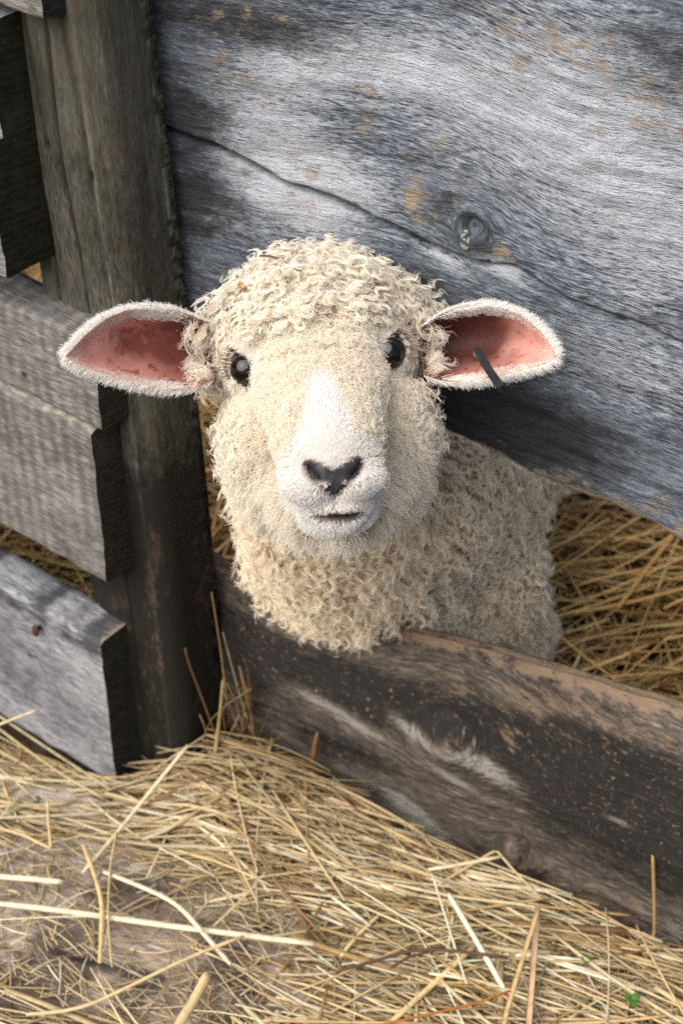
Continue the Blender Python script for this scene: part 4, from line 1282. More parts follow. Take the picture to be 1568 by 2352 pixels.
st = locks(p, n_, 17, K, length, np.array([0, 0, -1.0]), 0.9 + 0.5 * neck, amp, turns, 0.0024 + 0.0008 * neck, 0.50, 0.0012, coh=1.1, tipamp=1.3)
lt_ = np.repeat(np.clip(RNG.normal(0.45, 0.2, len(p)) + 0.15 * neck, 0, 1), 17)
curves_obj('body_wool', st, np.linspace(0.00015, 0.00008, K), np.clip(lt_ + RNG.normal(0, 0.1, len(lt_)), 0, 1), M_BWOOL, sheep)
print('strands', nhead, len(st))
dens = bodyw * facing_b * (0.3 + 0.7 * sstep(1.36, 1.2, BV[:, 1]))
p, n_, ar = tri_sample(BV, BN, BF, dens, 60000)
K = 9
st = locks(p, n_, 1, K, RNG.uniform(0.006, 0.013, len(p)), np.array([0, 0, -1.0]), 0.7, 0.0013, 1.3, 0.0002, 0.0, 0.0022)
curves_obj('undercoat', st, np.linspace(0.00014, 0.00005, K), np.clip(RNG.normal(0.5, 0.15, len(st)), 0, 1), M_BWOOL, sheep)

# ---- 4. ear fur
parts_s, parts_t = [], []
K = 7
for (V_, Fq, n_e, UVs, bk, s_) in EARS:
    u, v = UVs[:, 0], UVs[:, 1]
    tipdir = unit(np.array([s_ * 1.0, 0, 0]) + 0 * V_)
    # front rim
    dl_ = sstep(0.08, 0.34, u) * np.clip(1.2 * sstep(0.80, 0.93, v * (1.10 if s_ < 0 else 1.0) + 0.1 * u) * (0.4 + 0.6 * sstep(0.1, 0.4, u)) + 0.9 * sstep(-0.88, -1.02, v - 0.30 * u) + 1.2 * sstep(0.84, 0.95, u) + 0.12 * sstep(0.2, 0.05, u), 0, 1.4)
    pp, nn_, _ = tri_sample(V_, n_e, Fq, dl_, 7500)
    # outward direction: away from the ear axis, towards the tip
    ctr = V_.reshape(64, 33, 3)[:, 16]
    k = np.argmin(((pp[:, None] - ctr[None]) ** 2).sum(-1), 1)
    outd = unit(unit(pp - ctr[k]) * 0.6 + np.array([s_ * 1.1, -0.1, 0.0]))
    st = locks(pp, nn_, 1, K, RNG.uniform(0.003, 0.0068, len(pp)), np.array([0, 0, -1.0]), 0.2, 0.0002, 0.5, 0.0002, 0.0, 0.0007, outd, 0.82, coh=0.25)
    parts_s.append(st)
    # back and rim
    nb_ = -n_e
    dl2 = 0.25 + 1.6 * sstep(0.6, 0.9, np.abs(v)) + 1.2 * sstep(0.85, 0.95, u)
    pp, nn_, _ = tri_sample(bk, nb_, Fq[:, ::-1], dl2, 10000)
    k = np.argmin(((pp[:, None] - ctr[None]) ** 2).sum(-1), 1)
    outd = unit(unit(pp - ctr[k]) * 0.6 + np.array([s_ * 1.1, -0.1, 0.0]))
    st = locks(pp, nn_, 1, K, RNG.uniform(0.003, 0.0068, len(pp)), np.array([0, 0, -1.0]), 0.3, 0.0003, 0.5, 0.0003, 0.0, 0.0009, outd, 0.80, coh=0.3)
    parts_s.append(st)
S_ = np.concatenate(parts_s)
curves_obj('ear_fur', S_, np.linspace(0.00014, 0.00004, K), RNG.random(len(S_)), M_FUR, sheep)

# lashes and brow hairs
parts_s = []
for (sp, dirn, la, lb, s_) in EYES:
    for k in range(70):
        a_ = RNG.uniform(0.1, 2.2)
        o0 = sp + la * 0.0108 * math.cos(a_ - 0.5) + lb * 0.0086 * math.sin(a_ - 0.5) * (-s_) + dirn * 0.001
        od = unit((o0 - sp) * 60 + dirn * 0.9 + np.array([s_ * 0.5, -0.2, -0.1]))
        st = locks(o0[None], od[None], 1, 7, np.array([RNG.uniform(0.006, 0.011)]), np.array([s_ * 0.5, 0, -1.0]), 0.6, 0.0003, 0.4, 0.0001, 0.0, 0.0006)
        parts_s.append(st)
M_LASH = wool_material('brown_lash', (0.10, 0.06, 0.035), (0.25, 0.17, 0.10), (0.5, 0.4, 0.3), 0.2, 0.2)
S_ = np.concatenate(parts_s)
curves_obj('eyelash', S_, np.linspace(0.00016, 0.00005, 7), RNG.random(len(S_)), M_LASH, sheep)

# ---- ear tag on the right-hand ear
t = NT('black_rubber_tag')
tc = t.n('ShaderNodeTexCoord').outputs['Object']
nn = t.noise(tc, 300, 4, 0.6)
M_TAG = t.out(t.principled(t.ramp(nn, [(0.3, (0.010, 0.010, 0.011)), (0.7, (0.024, 0.025, 0.027))]), 0.7, t.bump(nn, 0.2, 0.001), 0.12))
A0 = at_depth(1096, 806, 0.968); A1 = at_depth(1150, 889, 0.948)
ax = nrm(A1 - A0); sd_ = nrm(np.cross(ax, FWD)); up_ = nrm(np.cross(sd_, ax))
Lt = np.linalg.norm(A1 - A0)
vs, fs = [], []
stn = np.linspace(-0.06, 1.0, 14)
hw_ = 0.0024
for k, s_ in enumerate(stn):
    wdt = hw_ * (0.75 if s_ < 0.0 else 1.0) * (1.0 if s_ < 0.97 else 0.85)
    bend = 0.0035 * math.sin(max(s_, 0) * 3.0)
    c = A0 + ax * Lt * s_ + up_ * bend
    for (a_, b_) in ((-1, -0.6), (-0.8, 1), (0.8, 1), (1, -0.6)):
        vs.append(c + sd_ * wdt * a_ + up_ * 0.0011 * b_)
nS = len(stn)
for k in range(nS - 1):
    for j in range(4): fs.append((k * 4 + j, k * 4 + (j + 1) % 4, k * 4 + 4 + (j + 1) % 4, k * 4 + 4 + j))
fs += [(3, 2, 1, 0), tuple((nS - 1) * 4 + j for j in range(4))]
tagm = mesh_obj('ear_tag', vs, fs, [M_TAG], sheep, smooth=False)
c = A0 + up_ * 0.0022
vs, fs = uvsphere(c, np.array([sd_ * 0.0030, ax * 0.0034, up_ * 0.0022]), 16, 10)
t = NT('grey_stud')
M_STUD = t.out(t.principled((0.16, 0.155, 0.14), 0.4, None, 0.5))
mesh_obj('stud', vs, fs, [M_STUD], tagm)

# ================================================================ straw
t = NT('dry_straw')
pc = t.attr('col', 'Color')
tc = t.n('ShaderNodeTexCoord').outputs['Object']
nn = t.noise(t.vmul(tc, (1, 1, 1)), 160, 4, 0.65)
fibre = t.noise(t.attr('fib', 'Vector'), 1.0, 3, 0.6)
cc = t.mix(1.0, pc, t.ramp(nn, [(0.25, (0.62, 0.58, 0.52)), (0.5, (0.95, 0.95, 0.95)), (0.75, (1.12, 1.08, 1.0))]), 'MULTIPLY')
cc = t.mix(t.math('MULTIPLY', t.remap(fibre, 0.5, 0.75), 0.4), cc, (0.20, 0.125, 0.055))
d_ = t.principled(cc, 0.5, t.bump(fibre, 0.3, 0.0008), 0.4)
tr = t.n('ShaderNodeBsdfTranslucent', ins={'Color': cc})
mx = t.n('ShaderNodeMixShader', ins={0: 0.15})
t.t.links.new(d_, mx.inputs[1]); t.t.links.new(tr.outputs[0], mx.inputs[2])
M_STRAW = t.out(mx.outputs[0])

PAL = np.array([(0.60, 0.46, 0.24), (0.70, 0.57, 0.35), (0.50, 0.35, 0.16), (0.74, 0.64, 0.42), (0.44, 0.29, 0.12), (0.33, 0.20, 0.085),
                (0.80, 0.73, 0.55), (0.46, 0.42, 0.20), (0.40, 0.40, 0.22), (0.58, 0.44, 0.26)])


def tubes(cl, rad, flat, cols, sides=5):
    """cl (N,K,3) centre lines, rad (N,), flat (N,) 0..1 -> mesh arrays"""
    N, K, _ = cl.shape
    tg = np.gradient(cl, axis=1)
    tg = unit(tg)
    upv = np.tile(np.array([0, 0, 1.0]), (N, 1)) + RNG.normal(0, 0.35, (N, 3))
    a_ = unit(np.cross(tg, upv[:, None])); b_ = np.cross(a_, tg)
    ang = np.arange(sides) * 2 * np.pi / sides + 0.3
    r1 = rad[:, None, None, None]
    r2 = (rad * (1 - 0.75 * flat))[:, None, None, None]
    taper = np.ones(K); taper[0] = taper[-1] = 0.8
    V = cl[:, :, None] + taper[None, :, None, None] * (r1 * np.cos(ang)[None, None, :, None] * a_[:, :, None] + r2 * np.sin(ang)[None, None, :, None] * b_[:, :, None])
    i = (np.arange(N)[:, None, None] * K + np.arange(K - 1)[None, :, None]) * sides + np.arange(sides)[None, None]
    j = (np.arange(N)[:, None, None] * K + np.arange(K - 1)[None, :, None]) * sides + ((np.arange(sides) + 1) % sides)[None, None]
    F = np.stack([i, j, j + sides, i + sides], -1).reshape(-1, 4)
    # end caps as quads
    e0 = np.arange(N) * K * sides; e1 = e0 + (K - 1) * sides
    if sides == 5:
        caps = [np.stack([e0 + 3, e0 + 2, e0 + 1, e0], -1), np.stack([e1, e1 + 1, e1 + 2, e1 + 3], -1)]
    else:
        caps = [np.stack([e0 + 3, e0 + 2, e0 + 1, e0], -1), np.stack([e1, e1 + 1, e1 + 2, e1 + 3], -1)]
    F = np.concatenate([F] + caps)
    col = np.concatenate([np.repeat(np.repeat(cols[:, None], K, 1)[:, :, None], sides, 2).reshape(-1, 3), np.ones((N * K * sides, 1))], 1)
    L = np.concatenate([np.zeros((N, 1)), np.cumsum(np.linalg.norm(np.diff(cl, axis=1), axis=2), 1)], 1)
    fib = np.zeros((N, K, sides, 3)); fib[..., 0] = (L * 25 + RNG.random((N, 1)) * 90)[:, :, None]; fib[..., 1] = np.arange(sides)[None, None] * 1.9; fib[..., 2] = RNG.random((N, 1))[:, :, None] * 50
    return V.reshape(-1, 3), F, col, fib.reshape(-1, 3)


def pile(x, y):
    """straw surface height in front of the fence"""
    corner = at_z(560, 1700, 0.03)
    h = 0.034 * np.exp(-(((x - corner[0]) / 0.12) ** 2 + ((y - corner[1]) / 0.10) ** 2))
    h = h + 0.004 * np.exp(-((FR_dist(x, y)) / 0.10) ** 2)
    lc = at_z(60, 1760, 0.02)
    h = h + 0.008 * np.exp(-(((x - lc[0]) / 0.13) ** 2 + ((y - lc[1]) / 0.07) ** 2))
    h = h - 0.040 * np.exp(-((FL_dist(x, y) - 0.0) / 0.065) ** 2) * sstep(-0.10, -0.17, x)
    bare = bare_w(x, y)
    h = np.maximum(h, -0.038)
    return (0.008 + h) * (1 - bare) + 0.012 * bare


def FR_dist(x, y):
    """distance in front of the rail face (positive on the camera side)"""
    return -((x - FR.o[0]) * FR.ey[0] + (y - FR.o[1]) * FR.ey[1])


def FL_dist(x, y):
    return -((x - FL.o[0]) * FL.ey[0] + (y - FL.o[1]) * FL.ey[1])


def bare_w(x, y):
    r = 0
    for (px_, py_, rx_, ry_, wt) in [(130, 2150, 0.15, 0.065, 1.0), (500, 2190, 0.09, 0.040, 0.95), (60, 2010, 0.11, 0.036, 1.0), (280, 2290, 0.13, 0.040, 0.95), (880, 2330, 0.06, 0.018, 0.35)]:
        c = at_z(px_, py_, 0.01)
        r = np.maximum(r, wt * np.exp(-(((x - c[0]) / rx_) ** 2 + ((y - c[1]) / ry_) ** 2) ** 1.5))
    return r


def scatter(n, xr, yr, ok, hfun, lay, len_rng, rad_rng, main_ang, ang_sd, cols, bend=0.05, K=6, tilt=0.04, wild=0.2):
    c = np.stack([RNG.uniform(*xr, n), RNG.uniform(*yr, n)], -1)
    L = np.exp(RNG.uniform(math.log(len_rng[0]), math.log(len_rng[1]), n))
    ang = np.where(RNG.random(n) < wild, RNG.uniform(0, math.pi, n), main_ang + RNG.normal(0, ang_sd, n))
    d = np.stack([np.cos(ang), np.sin(ang)], -1)
    t_ = np.linspace(-0.5, 0.5, K)
    perp = np.stack([-d[:, 1], d[:, 0]], -1)
    bw = RNG.normal(0, bend, n) * L
    # some straws are kinked
    kink = np.where(RNG.random(n) < 0.14, RNG.normal(0, 0.5, n), 0) * L * 0.5
    kp = RNG.uniform(-0.25, 0.25, n)
    off = bw[:, None] * (t_[None] ** 2 * 4 - 1) * 0.5 + kink[:, None] * np.maximum(t_[None] - kp[:, None], 0)
    xy = c[:, None] + d[:, None] * (L[:, None] * t_[None])[..., None] + perp[:, None] * off[..., None]
    good = ok(xy[..., 0], xy[..., 1]).all(1)
    xy, L = xy[good], L[good]
    m_ = len(xy)
    hz_ = hfun(xy[..., 0], xy[..., 1])
    # a straw bridges over the bumps: straight line between its support heights
    a0 = np.maximum(hz_[:, 0], hz_[:, K // 2]); a1 = np.maximum(hz_[:, -1], hz_[:, K // 2])
    lin = a0[:, None] * (0.5 - t_[None]) + a1[:, None] * (0.5 + t_[None])
    layer = RNG.random(m_)
    z = 0.5 * lin + 0.5 * hz_ + lay[0] + (lay[1] - lay[0]) * layer[:, None] ** 1.2 + RNG.normal(0, tilt, m_)[:, None] * L[:, None] * t_[None]
    z = np.maximum(z, hz_ - 0.016)
    rad = (rad_rng[0] + (rad_rng[1] - rad_rng[0]) * RNG.random(m_) ** 1.8) * np.where(RNG.random(m_) < 0.10, 1.9, 1.0)
    ci = RNG.choice(len(PAL), m_, p=cols)
    colr = np.minimum(PAL[ci] * RNG.uniform(0.75, 1.28, (m_, 1)), 0.86) * (0.34 + 0.66 * layer[:, None] ** 0.7)  # deeper straws darkened, painting the shade of the gaps into their colour
    return np.concatenate([xy, z[..., None]], -1), rad, colr


PROB_F = np.array([0.23, 0.22, 0.12, 0.15, 0.08, 0.05, 0.07, 0.01, 0.01, 0.06])
PROB_B = np.array([0.15, 0.08, 0.20, 0.04, 0.18, 0.14, 0.02, 0.11, 0.04, 0.04])


def ok_front(x, y):
    post_c = pb + pex * (-PW / 2) + pey * (PD / 2)
    inpost = (np.abs((x - post_c[0]) * pex[0] + (y - post_c[1]) * pex[1]) < PW / 2 + 0.002) & (np.abs((x - post_c[0]) * pey[0] + (y - post_c[1]) * pey[1]) < PD / 2 + 0.003)
    u = (x - FL.o[0]) * FL.ex[0] + (y - FL.o[1]) * FL.ex[1]
    dl_ = FL_dist(x, y)
    inboard = (u < 0.003) & (dl_ < 0.004) & (dl_ > -0.040)
    behind = (u < 0.003) & (dl_ <= -0.036)
    return (FR_dist(x, y) > 0.016) & ~inpost & ~inboard & ~behind & (y > 0.60)


def thin_bare(cl, rad, colr, strength=1.0):
    bw_ = np.stack([bare_w(cl[:, k, 0], cl[:, k, 1]) for k in range(cl.shape[1])], 1).mean(1)
    keep = RNG.random(len(cl)) > strength * np.clip(bw_ * 1.7, 0, 0.985)
    return cl[keep], rad[keep], colr[keep]


A_ = math.radians(-20)
sets = [scatter(15000, (-0.55, 0.50), (0.62, 1.08), ok_front, pile, (-0.012, 0.004), (0.02, 0.11), (0.0004, 0.0011), A_, 0.40, PROB_F),
        scatter(13000, (-0.55, 0.50), (0.62, 1.08), ok_front, pile, (-0.004, 0.014), (0.04, 0.17), (0.0005, 0.0016), A_, 0.24, PROB_F),
        scatter(650, (-0.5, 0.45), (0.62, 1.0), ok_front, pile, (0.008, 0.020), (0.05, 0.16), (0.0008, 0.0017), A_, 0.35, PROB_F, wild=0.35)]
sets = [thin_bare(*s_) for s_ in sets]
# fine chaff everywhere, the bare plank included
sets.append(scatter(7000, (-0.5, 0.45), (0.62, 1.05), ok_front, pile, (-0.003, 0.006), (0.012, 0.05), (0.0003, 0.0007), A_, 0.9, PROB_F, bend=0.12))
# untidy upright straws gathered in the corner between post and rail
nU = 95
ub = np.stack([RNG.uniform(405, 690, nU), RNG.uniform(1690, 1800, nU)], -1)
cu = []
for (ux, uy) in ub:
    b0 = at_z(ux, uy, 0.012)
    hgt = RNG.uniform(0.03, 0.11) * (1.5 if RNG.random() < 0.15 else 1.0)
    tx, ty = b0[0] + RNG.normal(0.0, 0.035), b0[1] + RNG.uniform(0.0, 0.05)
    dmin = 0.018
    fd = FR_dist(tx, ty)
    if fd < dmin: tx, ty = tx - FR.ey[0] * (dmin - fd), ty - FR.ey[1] * (dmin - fd)
    b1 = np.array([tx, ty, 0.012 + hgt])
    tt_ = np.linspace(0, 1, 6)[:, None]
    cu.append(b0 * (1 - tt_) + b1 * tt_ + np.array([RNG.normal(0, 0.012), 0, 0]) * (tt_ * (1 - tt_)) * 4)
cu = np.array(cu)
oku = ok_front(cu[..., 0], cu[..., 1]).all(1)
cu = cu[oku]
sets.append((cu, RNG.uniform(0.0005, 0.0013, len(cu)), PAL[RNG.choice(len(PAL), len(cu), p=PROB_B)] * RNG.uniform(0.5, 0.95, (len(cu), 1))))
cl, rad, colr = [np.concatenate(x_) for x_ in zip(*sets)]
# shade in the corner by the post, painted into the straw as darker, browner
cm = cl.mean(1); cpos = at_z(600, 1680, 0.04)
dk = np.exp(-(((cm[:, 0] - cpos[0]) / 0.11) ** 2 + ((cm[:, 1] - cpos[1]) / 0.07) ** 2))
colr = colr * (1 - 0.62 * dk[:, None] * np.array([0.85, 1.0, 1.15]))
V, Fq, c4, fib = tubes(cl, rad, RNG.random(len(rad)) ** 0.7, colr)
o = mesh_obj('straw_litter', V, Fq, [M_STRAW], attrs={'col': c4, 'fib': fib})
tag(o, 'pale golden loose straw strewn over the ground in front of the fence', kind='stuff')


def ok_back(x, y):
    post_c = pb + pex * (-PW / 2) + pey * (PD / 2)
    inpost = (np.abs((x - post_c[0]) * pex[0] + (y - post_c[1]) * pex[1]) < PW / 2 + 0.004) & (np.abs((x - post_c[0]) * pey[0] + (y - post_c[1]) * pey[1]) < PD / 2 + 0.004)
    return (FR_dist(x, y) < -0.040) & ~inpost & (y < 2.2)


def pile_back(x, y):
    q = np.stack([x, y, 0 * x], -1).reshape(-1, 3)
    return (0.004 + 0.035 * fbm(q, 5, 91, 2)).reshape(x.shape)


sets = [scatter(10000, (-0.8, 0.9), (0.85, 2.1), ok_back, pile_back, (-0.014, 0.006), (0.05, 0.18), (0.0006, 0.0014), 0.3, 0.6, PROB_B, wild=0.6),
        scatter(7500, (-0.8, 0.9), (0.85, 2.1), ok_back, pile_back, (0.0, 0.022), (0.08, 0.26), (0.0007, 0.0018), 0.3, 0.6, PROB_B, wild=0.6)]
cl, rad, colr = [np.concatenate(x_) for x_ in zip(*sets)]
cm = cl.mean(1)
patch = sstep(0.42, 0.62, fbm(np.stack([cm[:, 0], cm[:, 1], 0 * cm[:, 0]], -1), 6, 44, 2))
keep = RNG.random(len(cm)) > 0.75 * patch * sstep(1.15, 1.4, cm[:, 1])
V, Fq, c4, fib = tubes(cl[keep], rad[keep], RNG.random(keep.sum()), colr[keep] * np.array([1.35, 1.13, 0.80]))
o = mesh_obj('straw_bedding', V, Fq, [M_STRAW], attrs={'col': c4, 'fib': fib})
tag(o, 'brownish golden straw bedding inside the pen behind the fence', kind='stuff')


# ---- single stalks one can point to
def smooth_line(pts, n=14, sharp=False):
    pts = np.asarray(pts, float)
    L = np.concatenate([[0], np.cumsum(np.linalg.norm(np.diff(pts, axis=0), axis=1))]); L /= L[-1]
    u = np.linspace(0, 1, n)
    out = np.stack([np.interp(u, L, pts[:, k]) for k in range(3)], -1)
    if not sharp:
        for _ in range(2): out[1:-1] = 0.25 * out[:-2] + 0.5 * out[1:-1] + 0.25 * out[2:]
    return out


def stalk(name, label, cat, pts, rad, col, flat=0.3, group='single stalks lying on the loose straw', n=14, sharp=False, sides=6, grow=None):
    W = []
    for p_ in pts:
        if len(p_) == 3: W.append(at_z(*p_))
        else: W.append(at_plane(p_[0], p_[1], p_[3], p_[2]))
    ln_ = smooth_line(W, n, sharp)
    V, Fq, c4, fib = tubes(ln_[None], np.array([rad * 0.78]), np.array([flat]), np.array([col]), sides=sides)
    o = mesh_obj(name, V, Fq, [M_STRAW], attrs={'col': c4, 'fib': fib})
    return tag(o, label, cat, group)


PALE, GOLD, TAN_, BRN = (0.78, 0.70, 0.50), (0.66, 0.50, 0.24), (0.60, 0.42, 0.23), (0.15, 0.085, 0.05)
pr = lambda x, y, f=0.012: (x, y, FR.ey, FR.o - FR.ey * f)          # a little in front of the rail
stalk('straw_stalk', 'thick pale straw lying level across the bare plank at the lower left', 'straw', [(-20, 2074, .024), (120, 2088, .024), (240, 2106, .024), (400, 2128, .026), (560, 2148, .030), (720, 2168, .034)], 0.0032, PALE, 0.5)
stalk('straw_stalk', 'broad cream straw running left from the frame edge above the bare plank', 'straw', [(-20, 2012, .026), (60, 2018, .026), (145, 2026, .026)], 0.0030, PALE, 0.5)
stalk('straw_stalk', 'long pale straw leaning up steeply from the litter toward the post foot', 'straw', [(190, 2005, .024), (270, 1913, .032), (350, 1812, .050), (432, 1712, .075)], 0.0023, (0.70, 0.58, 0.38), 0.3)
stalk('straw_stalk', 'arching pale straw that curves down to the right below the middle', 'straw', [(238, 2002, .030), (330, 2038, .034), (410, 2075, .036), (460, 2135, .034), (530, 2215, .03)], 0.0026, PALE, 0.5)
stalk('straw_stalk', 'sharply bent straw standing upright against the rail at the far right', 'straw', [(1229, 2158, .022), (1400, 2160, .020), (1489, 2163, .016), pr(1502, 2146), pr(1501, 2060), pr(1498, 1965)], 0.0020, (0.45, 0.29, 0.11), 0.2, sharp=True, n=26)
stalk('straw_stalk', 'peaked straw folded like a roof in front of the rail', 'straw', [(1004, 2033, .026), pr(1139, 1952, 0.016), (1180, 2000, .03), (1249, 2070, .024)], 0.0015, (0.62, 0.47, 0.26), 0.2, sharp=True, n=26)
stalk('straw_stalk', 'stiff whitish straw slanting steeply down at the lower right centre', 'straw', [(1029, 2053, .042), (1090, 2155, .038), (1156, 2270, .034)], 0.0026, (0.80, 0.76, 0.60), 0.4)
stalk('straw_stalk', 'thin whitish straw left of the stiff white one', 'straw', [(991, 2005, .044), (1030, 2130, .038), (1071, 2260, .032)], 0.0011, (0.78, 0.72, 0.56), 0.2)
stalk('flat_straw', 'wide flat tan blade standing nearly upright at the bottom right', 'straw', [(1234, 2080, .040), (1226, 2190, .034), (1218, 2290, .03), (1212, 2380, .028)], 0.0036, (0.62, 0.42, 0.26), 0.95)
stalk('flat_straw', 'flat golden blade crossing beside the wide tan one', 'straw', [(1236, 2085, .045), (1200, 2200, .040), (1160, 2330, .036), (1150, 2390, .036)], 0.0026, (0.60, 0.43, 0.22), 0.9)
stalk('orange_stem', 'bright orange thin stem lying at the bottom edge right of centre', 'stem', [(860, 2358, .036), (960, 2335, .036), (1090, 2306, .036), (1171, 2276, .038)], 0.0012, (0.45, 0.15, 0.03), 0.1)
stalk('twig', 'dark brown twig lying across the straw below the rail', 'twig', [(770, 2232, .038), (870, 2205, .038), (945, 2180, .040), (1035, 2182, .040), (1166, 2200, .038)], 0.0016, (0.12, 0.065, 0.04), 0.1)
stalk('twig', 'second dark twig branching below the first one', 'twig', [(895, 2225, .036), (940, 2196, .038), (1000, 2184, .039)], 0.0013, (0.09, 0.045, 0.03), 0.1)
stalk('straw_stalk', 'long straw lying along the foot of the rail on the right', 'straw', [(904, 2030, .036), (1040, 2060, .032), (1234, 2080, .030), (1330, 2120, .024), (1432, 2166, .018)], 0.0020, (0.70, 0.58, 0.34), 0.4)
stalk('straw_stalk', 'tall yellow straw standing in the corner between post and rail', 'straw', [(484, 1830, .02), (495, 1730, .05), (506, 1640, .085), (512, 1560, .12)], 0.0022, (0.42, 0.31, 0.13), 0.4)
stalk('straw_stalk', 'thin greenish straw leaning left of the rail beside the post', 'straw', [(598, 1740, .03), (566, 1650, .07), (535, 1540, .11), (512, 1452, .15)], 0.0010, (0.38, 0.34, 0.17), 0.2)
stalk('straw_stalk', 'fine brown straw rising highest along the post edge', 'straw', [(520, 1600, .09), (508, 1500, .13), (496, 1420, .17), (486, 1360, .20)], 0.0009, (0.36, 0.25, 0.11), 0.2)
stalk('twig', 'crooked brown twig with a pale tip leaning on the post', 'twig', [(508, 1720, .05), (478, 1640, .085), (452, 1570, .12), (432, 1520, .145), (425, 1488, .16)], 0.0012, (0.17, 0.09, 0.05), 0.1)
stalk('straw_stalk', 'bent straw dangling over the bare plank on the left', 'straw', [(192, 1940, .036), (215, 2000, .034), (236, 2068, .030), (234, 2140, .026), (230, 2212, .022)], 0.0024, GOLD, 0.6)
stalk('straw_stalk', 'slender straw beside the dangling bent one on the plank', 'straw', [(268, 1912, .038), (252, 2000, .034), (248, 2110, .028), (258, 2222, .022)], 0.0016, (0.62, 0.48, 0.22), 0.5)
stalk('straw_stalk', 'short forked pair of straw ends by the lowest board', 'straw', [(110, 1840, .04), (112, 1890, .035), (118, 1950, .030), (60, 1920, .03), (2, 1902, .03)], 0.0016, (0.66, 0.50, 0.25), 0.4, sharp=True, n=24)
stalk('flat_straw', 'thick golden blade rising from the bottom edge left of centre', 'straw', [(478, 2236, .044), (450, 2290, .040), (412, 2352, .036), (396, 2385, .036)], 0.0046, (0.64, 0.50, 0.26), 0.8)
stalk('straw_stalk', 'long straw sweeping from the bottom edge up to the right of the plank', 'straw', [(60, 2330, .03), (180, 2322, .03), (300, 2265, .034), (430, 2200, .038), (560, 2150, .040)], 0.0019, (0.66, 0.52, 0.28), 0.3)
pl = lambda x, y, f=0.006: (x, y, FL.ey, FL.o - FL.ey * f)
stalk('straw_stalk', 'short pale straw sticking up at the left edge before the lowest board', 'straw', [(-20, 1672, .07), (30, 1652, .075), (84, 1632, .08)], 0.0019, (0.66, 0.54, 0.35), 0.3)
stalk('straw_stalk', 'long greenish straw slanting down across the lowest board', 'straw', [(-20, 1632, .08), (90, 1706, .055), (180, 1765, .035), (256, 1815, .022)], 0.0018, (0.56, 0.50, 0.32), 0.3)
stalk('straw_stalk', 'second long straw just below the greenish one on the lowest board', 'straw', [(-20, 1660, .072), (80, 1735, .05), (160, 1790, .032), (240, 1835, .022)], 0.0015, (0.62, 0.50, 0.28), 0.3)

# green blade and clover
t = NT('fresh_green')
tc = t.n('ShaderNodeTexCoord').outputs['Object']
M_GREEN = t.out(t.principled(t.ramp(t.noise(tc, 200, 3), [(0.3, (0.03, 0.08, 0.012)), (0.7, (0.08, 0.17, 0.03))]), 0.5, None, 0.4))


def leaf(parent, name, c, dirv, upv, L, wd, label=None, cat=None):
    vs, fs = [], []
    side = nrm(np.cross(dirv, upv)); n = 9
    for k in range(n):
        u = k / (n - 1)
        w_ = wd * math.sin(math.pi * min(0.98, u * 0.92 + 0.08)) ** 0.7
        bend = upv * L * 0.12 * math.sin(u * math.pi)
        for s_ in (-1, 0, 1): vs.append(c + dirv * L * u + side * w_ * s_ + bend - upv * (0.12 * wd if s_ == 0 else 0))
    for k in range(n - 1):
        for j in (0, 1): fs.append((k * 3 + j, k * 3 + j + 1, k * 3 + j + 4, k * 3 + j + 3))
    o = mesh_obj(name, vs, fs, [M_GREEN], parent)
    if label: tag(o, label, cat)
    return o


g0, g1 = at_plane(976, 1942, FR.o - FR.ey * 0.016, FR.ey), at_plane(986, 1893, FR.o - FR.ey * 0.012, FR.ey)
leaf(None, 'green_grass', g0, nrm(g1 - g0), nrm(-FR.ey + np.array([-.5, 0, 0])), np.linalg.norm(g1 - g0), 0.0014, 'single fresh green grass blade at the rail foot', 'grass blade')
for (cx, cy, z0, lab, sc_) in [(1452, 2296, .034, 'small green clover sprig poking through straw at the bottom right', 0.62), (1345, 2205, .028, 'tiny green clover leaf above the larger sprig at right', 0.4)]:
    c = at_z(cx, cy, z0)
    vs, fs, c4_, fb = (*tubes(smooth_line([c - np.array([0, 0, 0.02]), c - np.array([0.002, 0, 0.008]), c], 6)[None], np.array([0.0007]), np.array([0.0]), np.array([(0.1, 0.2, 0.04)])),)
    stem = mesh_obj('clover', vs, fs, [M_GREEN])
    tag(stem, lab, 'clover')
    for k in range(3):
        a_ = 0.6 + k * 2.1
        leaf(stem, 'leaf', c, nrm([math.cos(a_), math.sin(a_), 0.15]), np.array([0, 0, 1.0]), 0.011 * sc_, 0.0048 * sc_)


# dry seed heads against the rail
def husk(name, label, cat, a_, b_, r, col, group=None):
    ln_ = smooth_line([a_, (np.asarray(a_) + b_) / 2 + 0.0004, b_], 9)
    vs, fs = [], []
    ax = nrm(np.asarray(b_) - a_); s1 = nrm(np.cross(ax, FWD)); s2 = np.cross(ax, s1)
    for k in range(9):
        w_ = r * (0.15 + math.sin(math.pi * (0.06 + 0.88 * k / 8)) ** 0.8) * (1 + 0.25 * (k % 2))
        for j in range(7):
            an = j * 2 * math.pi / 7
            vs.append(ln_[k] + s1 * w_ * math.cos(an) + s2 * w_ * 0.7 * math.sin(an))
    for k in range(8):
        for j in range(7): fs.append((k * 7 + j, k * 7 + (j + 1) % 7, k * 7 + 7 + (j + 1) % 7, k * 7 + 7 + j))
    fs += [tuple(range(6, -1, -1)), tuple(56 + j for j in range(7))]
    c4_ = np.tile([[*col, 1]], (len(vs), 1)); fb = np.array(vs) * 300
    o = mesh_obj(name, vs, fs, [M_STRAW], attrs={'col': c4_, 'fib': fb})
    return tag(o, label, cat, group)


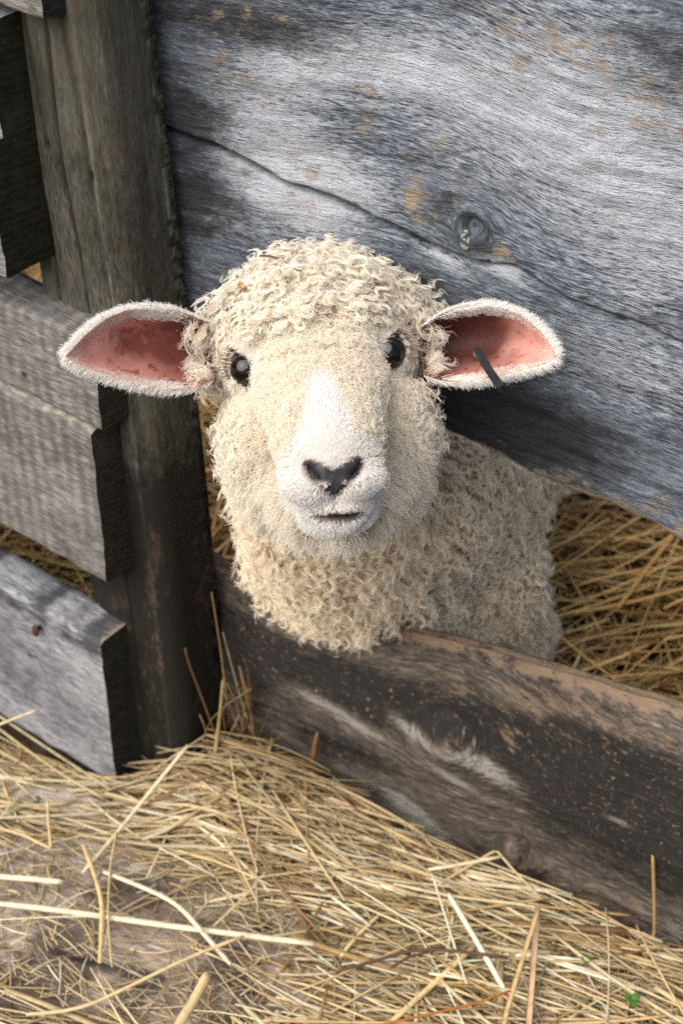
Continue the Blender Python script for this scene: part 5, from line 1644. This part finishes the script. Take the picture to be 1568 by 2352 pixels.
fp = lambda x, y, f=0.016: at_plane(x, y, FR.o - FR.ey * f, FR.ey)
husk('seed_head', 'rust brown dry seed head leaning against the rail left of the pale knot', 'seed head', fp(714, 1764), fp(729, 1682), 0.0019, (0.24, 0.12, 0.05))
husk('seed_head', 'small pale dry husk at the rail foot beside the rust brown one', 'seed head', fp(690, 1776), fp(694, 1748), 0.0018, (0.5, 0.38, 0.22))

# bits caught in the fleece, each just clear of the wool
def on_wool(x, y, lift):
    r0 = ray(x, y); r0 = r0 / np.linalg.norm(r0)
    rel = BV - CAM; dp_ = rel @ r0
    dist = np.linalg.norm(rel - dp_[:, None] * r0, axis=1)
    cd_ = np.argsort(dist)[:12]
    return CAM + r0 * (dp_[cd_].min() - lift)


husk('husk_flake', 'orange brown straw flake caught in the wool of the lamb\'s forehead', 'straw flake', on_wool(546, 650, .025), on_wool(566, 668, .024), 0.0014, (0.42, 0.20, 0.05), 'bits of straw caught in the fleece')
husk('husk_flake', 'tan seed husk hanging in the wool under the lamb\'s chin', 'straw flake', on_wool(636, 1268, .030), on_wool(648, 1312, .030), 0.0017, (0.45, 0.25, 0.09), 'bits of straw caught in the fleece')
W = [on_wool(x, y, .027) for x, y in [(596, 588), (620, 586), (644, 598), (664, 612), (690, 622)]]
V, Fq, c4, fib = tubes(smooth_line(W, 12)[None], np.array([0.0008]), np.array([0.6]), np.array([(0.10, 0.075, 0.05)]))
o = mesh_obj('grass_wisp', V, Fq, [M_STRAW], attrs={'col': c4, 'fib': fib})
tag(o, 'dark thin curved grass wisp on top of the lamb\'s head', 'straw flake', 'bits of straw caught in the fleece')

# ================================================================ camera, light
cam = bpy.data.cameras.new('camera')
co = bpy.data.objects.new('camera', cam)
COL.objects.link(co)
co.location = CAM
co.rotation_euler = (math.pi / 2 - PITCH, 0, 0)
cam.sensor_fit = 'VERTICAL'
cam.sensor_height = 22.3
cam.sensor_width = 14.9
cam.lens = FPX * 22.3 / 2352.0
cam.clip_start = 0.02
cam.clip_end = 500
cam.dof.use_dof = True
cam.dof.focus_distance = 0.945
cam.dof.aperture_fstop = 6.3
sc.camera = co

SUN_EL, SUN_AZ = math.radians(52), math.radians(231)      # azimuth: clockwise from +Y
sd = np.array([math.sin(SUN_AZ) * math.cos(SUN_EL), math.cos(SUN_AZ) * math.cos(SUN_EL), math.sin(SUN_EL)])
sl = bpy.data.lights.new('sun', 'SUN')
sl.energy = 5.0
sl.angle = math.radians(75)
sl.color = (1.0, 0.955, 0.89)
so = bpy.data.objects.new('sun', sl)
COL.objects.link(so)
so.rotation_euler = Vector(tuple(sd)).to_track_quat('Z', 'Y').to_euler()

w = bpy.data.worlds.new('World')
sc.world = w
w.use_nodes = True
nt = w.node_tree
bg = nt.nodes['Background']
sky = nt.nodes.new('ShaderNodeTexSky')
sky.sky_type = 'NISHITA'
sky.sun_disc = False
sky.sun_elevation = SUN_EL
sky.sun_rotation = SUN_AZ
sky.air_density = 1.0
sky.dust_density = 4.0
sky.ozone_density = 0.6
nt.links.new(sky.outputs[0], bg.inputs[0])
bg.inputs[1].default_value = 0.135

sc.view_settings.view_transform = 'Standard'
sc.view_settings.look = 'None'
sc.view_settings.exposure = 0
sc.render.engine = 'CYCLES'
sc.cycles.max_bounces = 8
sc.cycles.diffuse_bounces = 4
sc.cycles.transparent_max_bounces = 8
sc.cycles_curves.shape = 'THICK'
sc.cycles_curves.subdivisions = 2

sc.cycles.use_denoising = False
sc.cycles.use_adaptive_sampling = False
sc.cycles.sample_clamp_indirect = 4.0
sc.cycles.sampling_pattern = 'BLUE_NOISE'
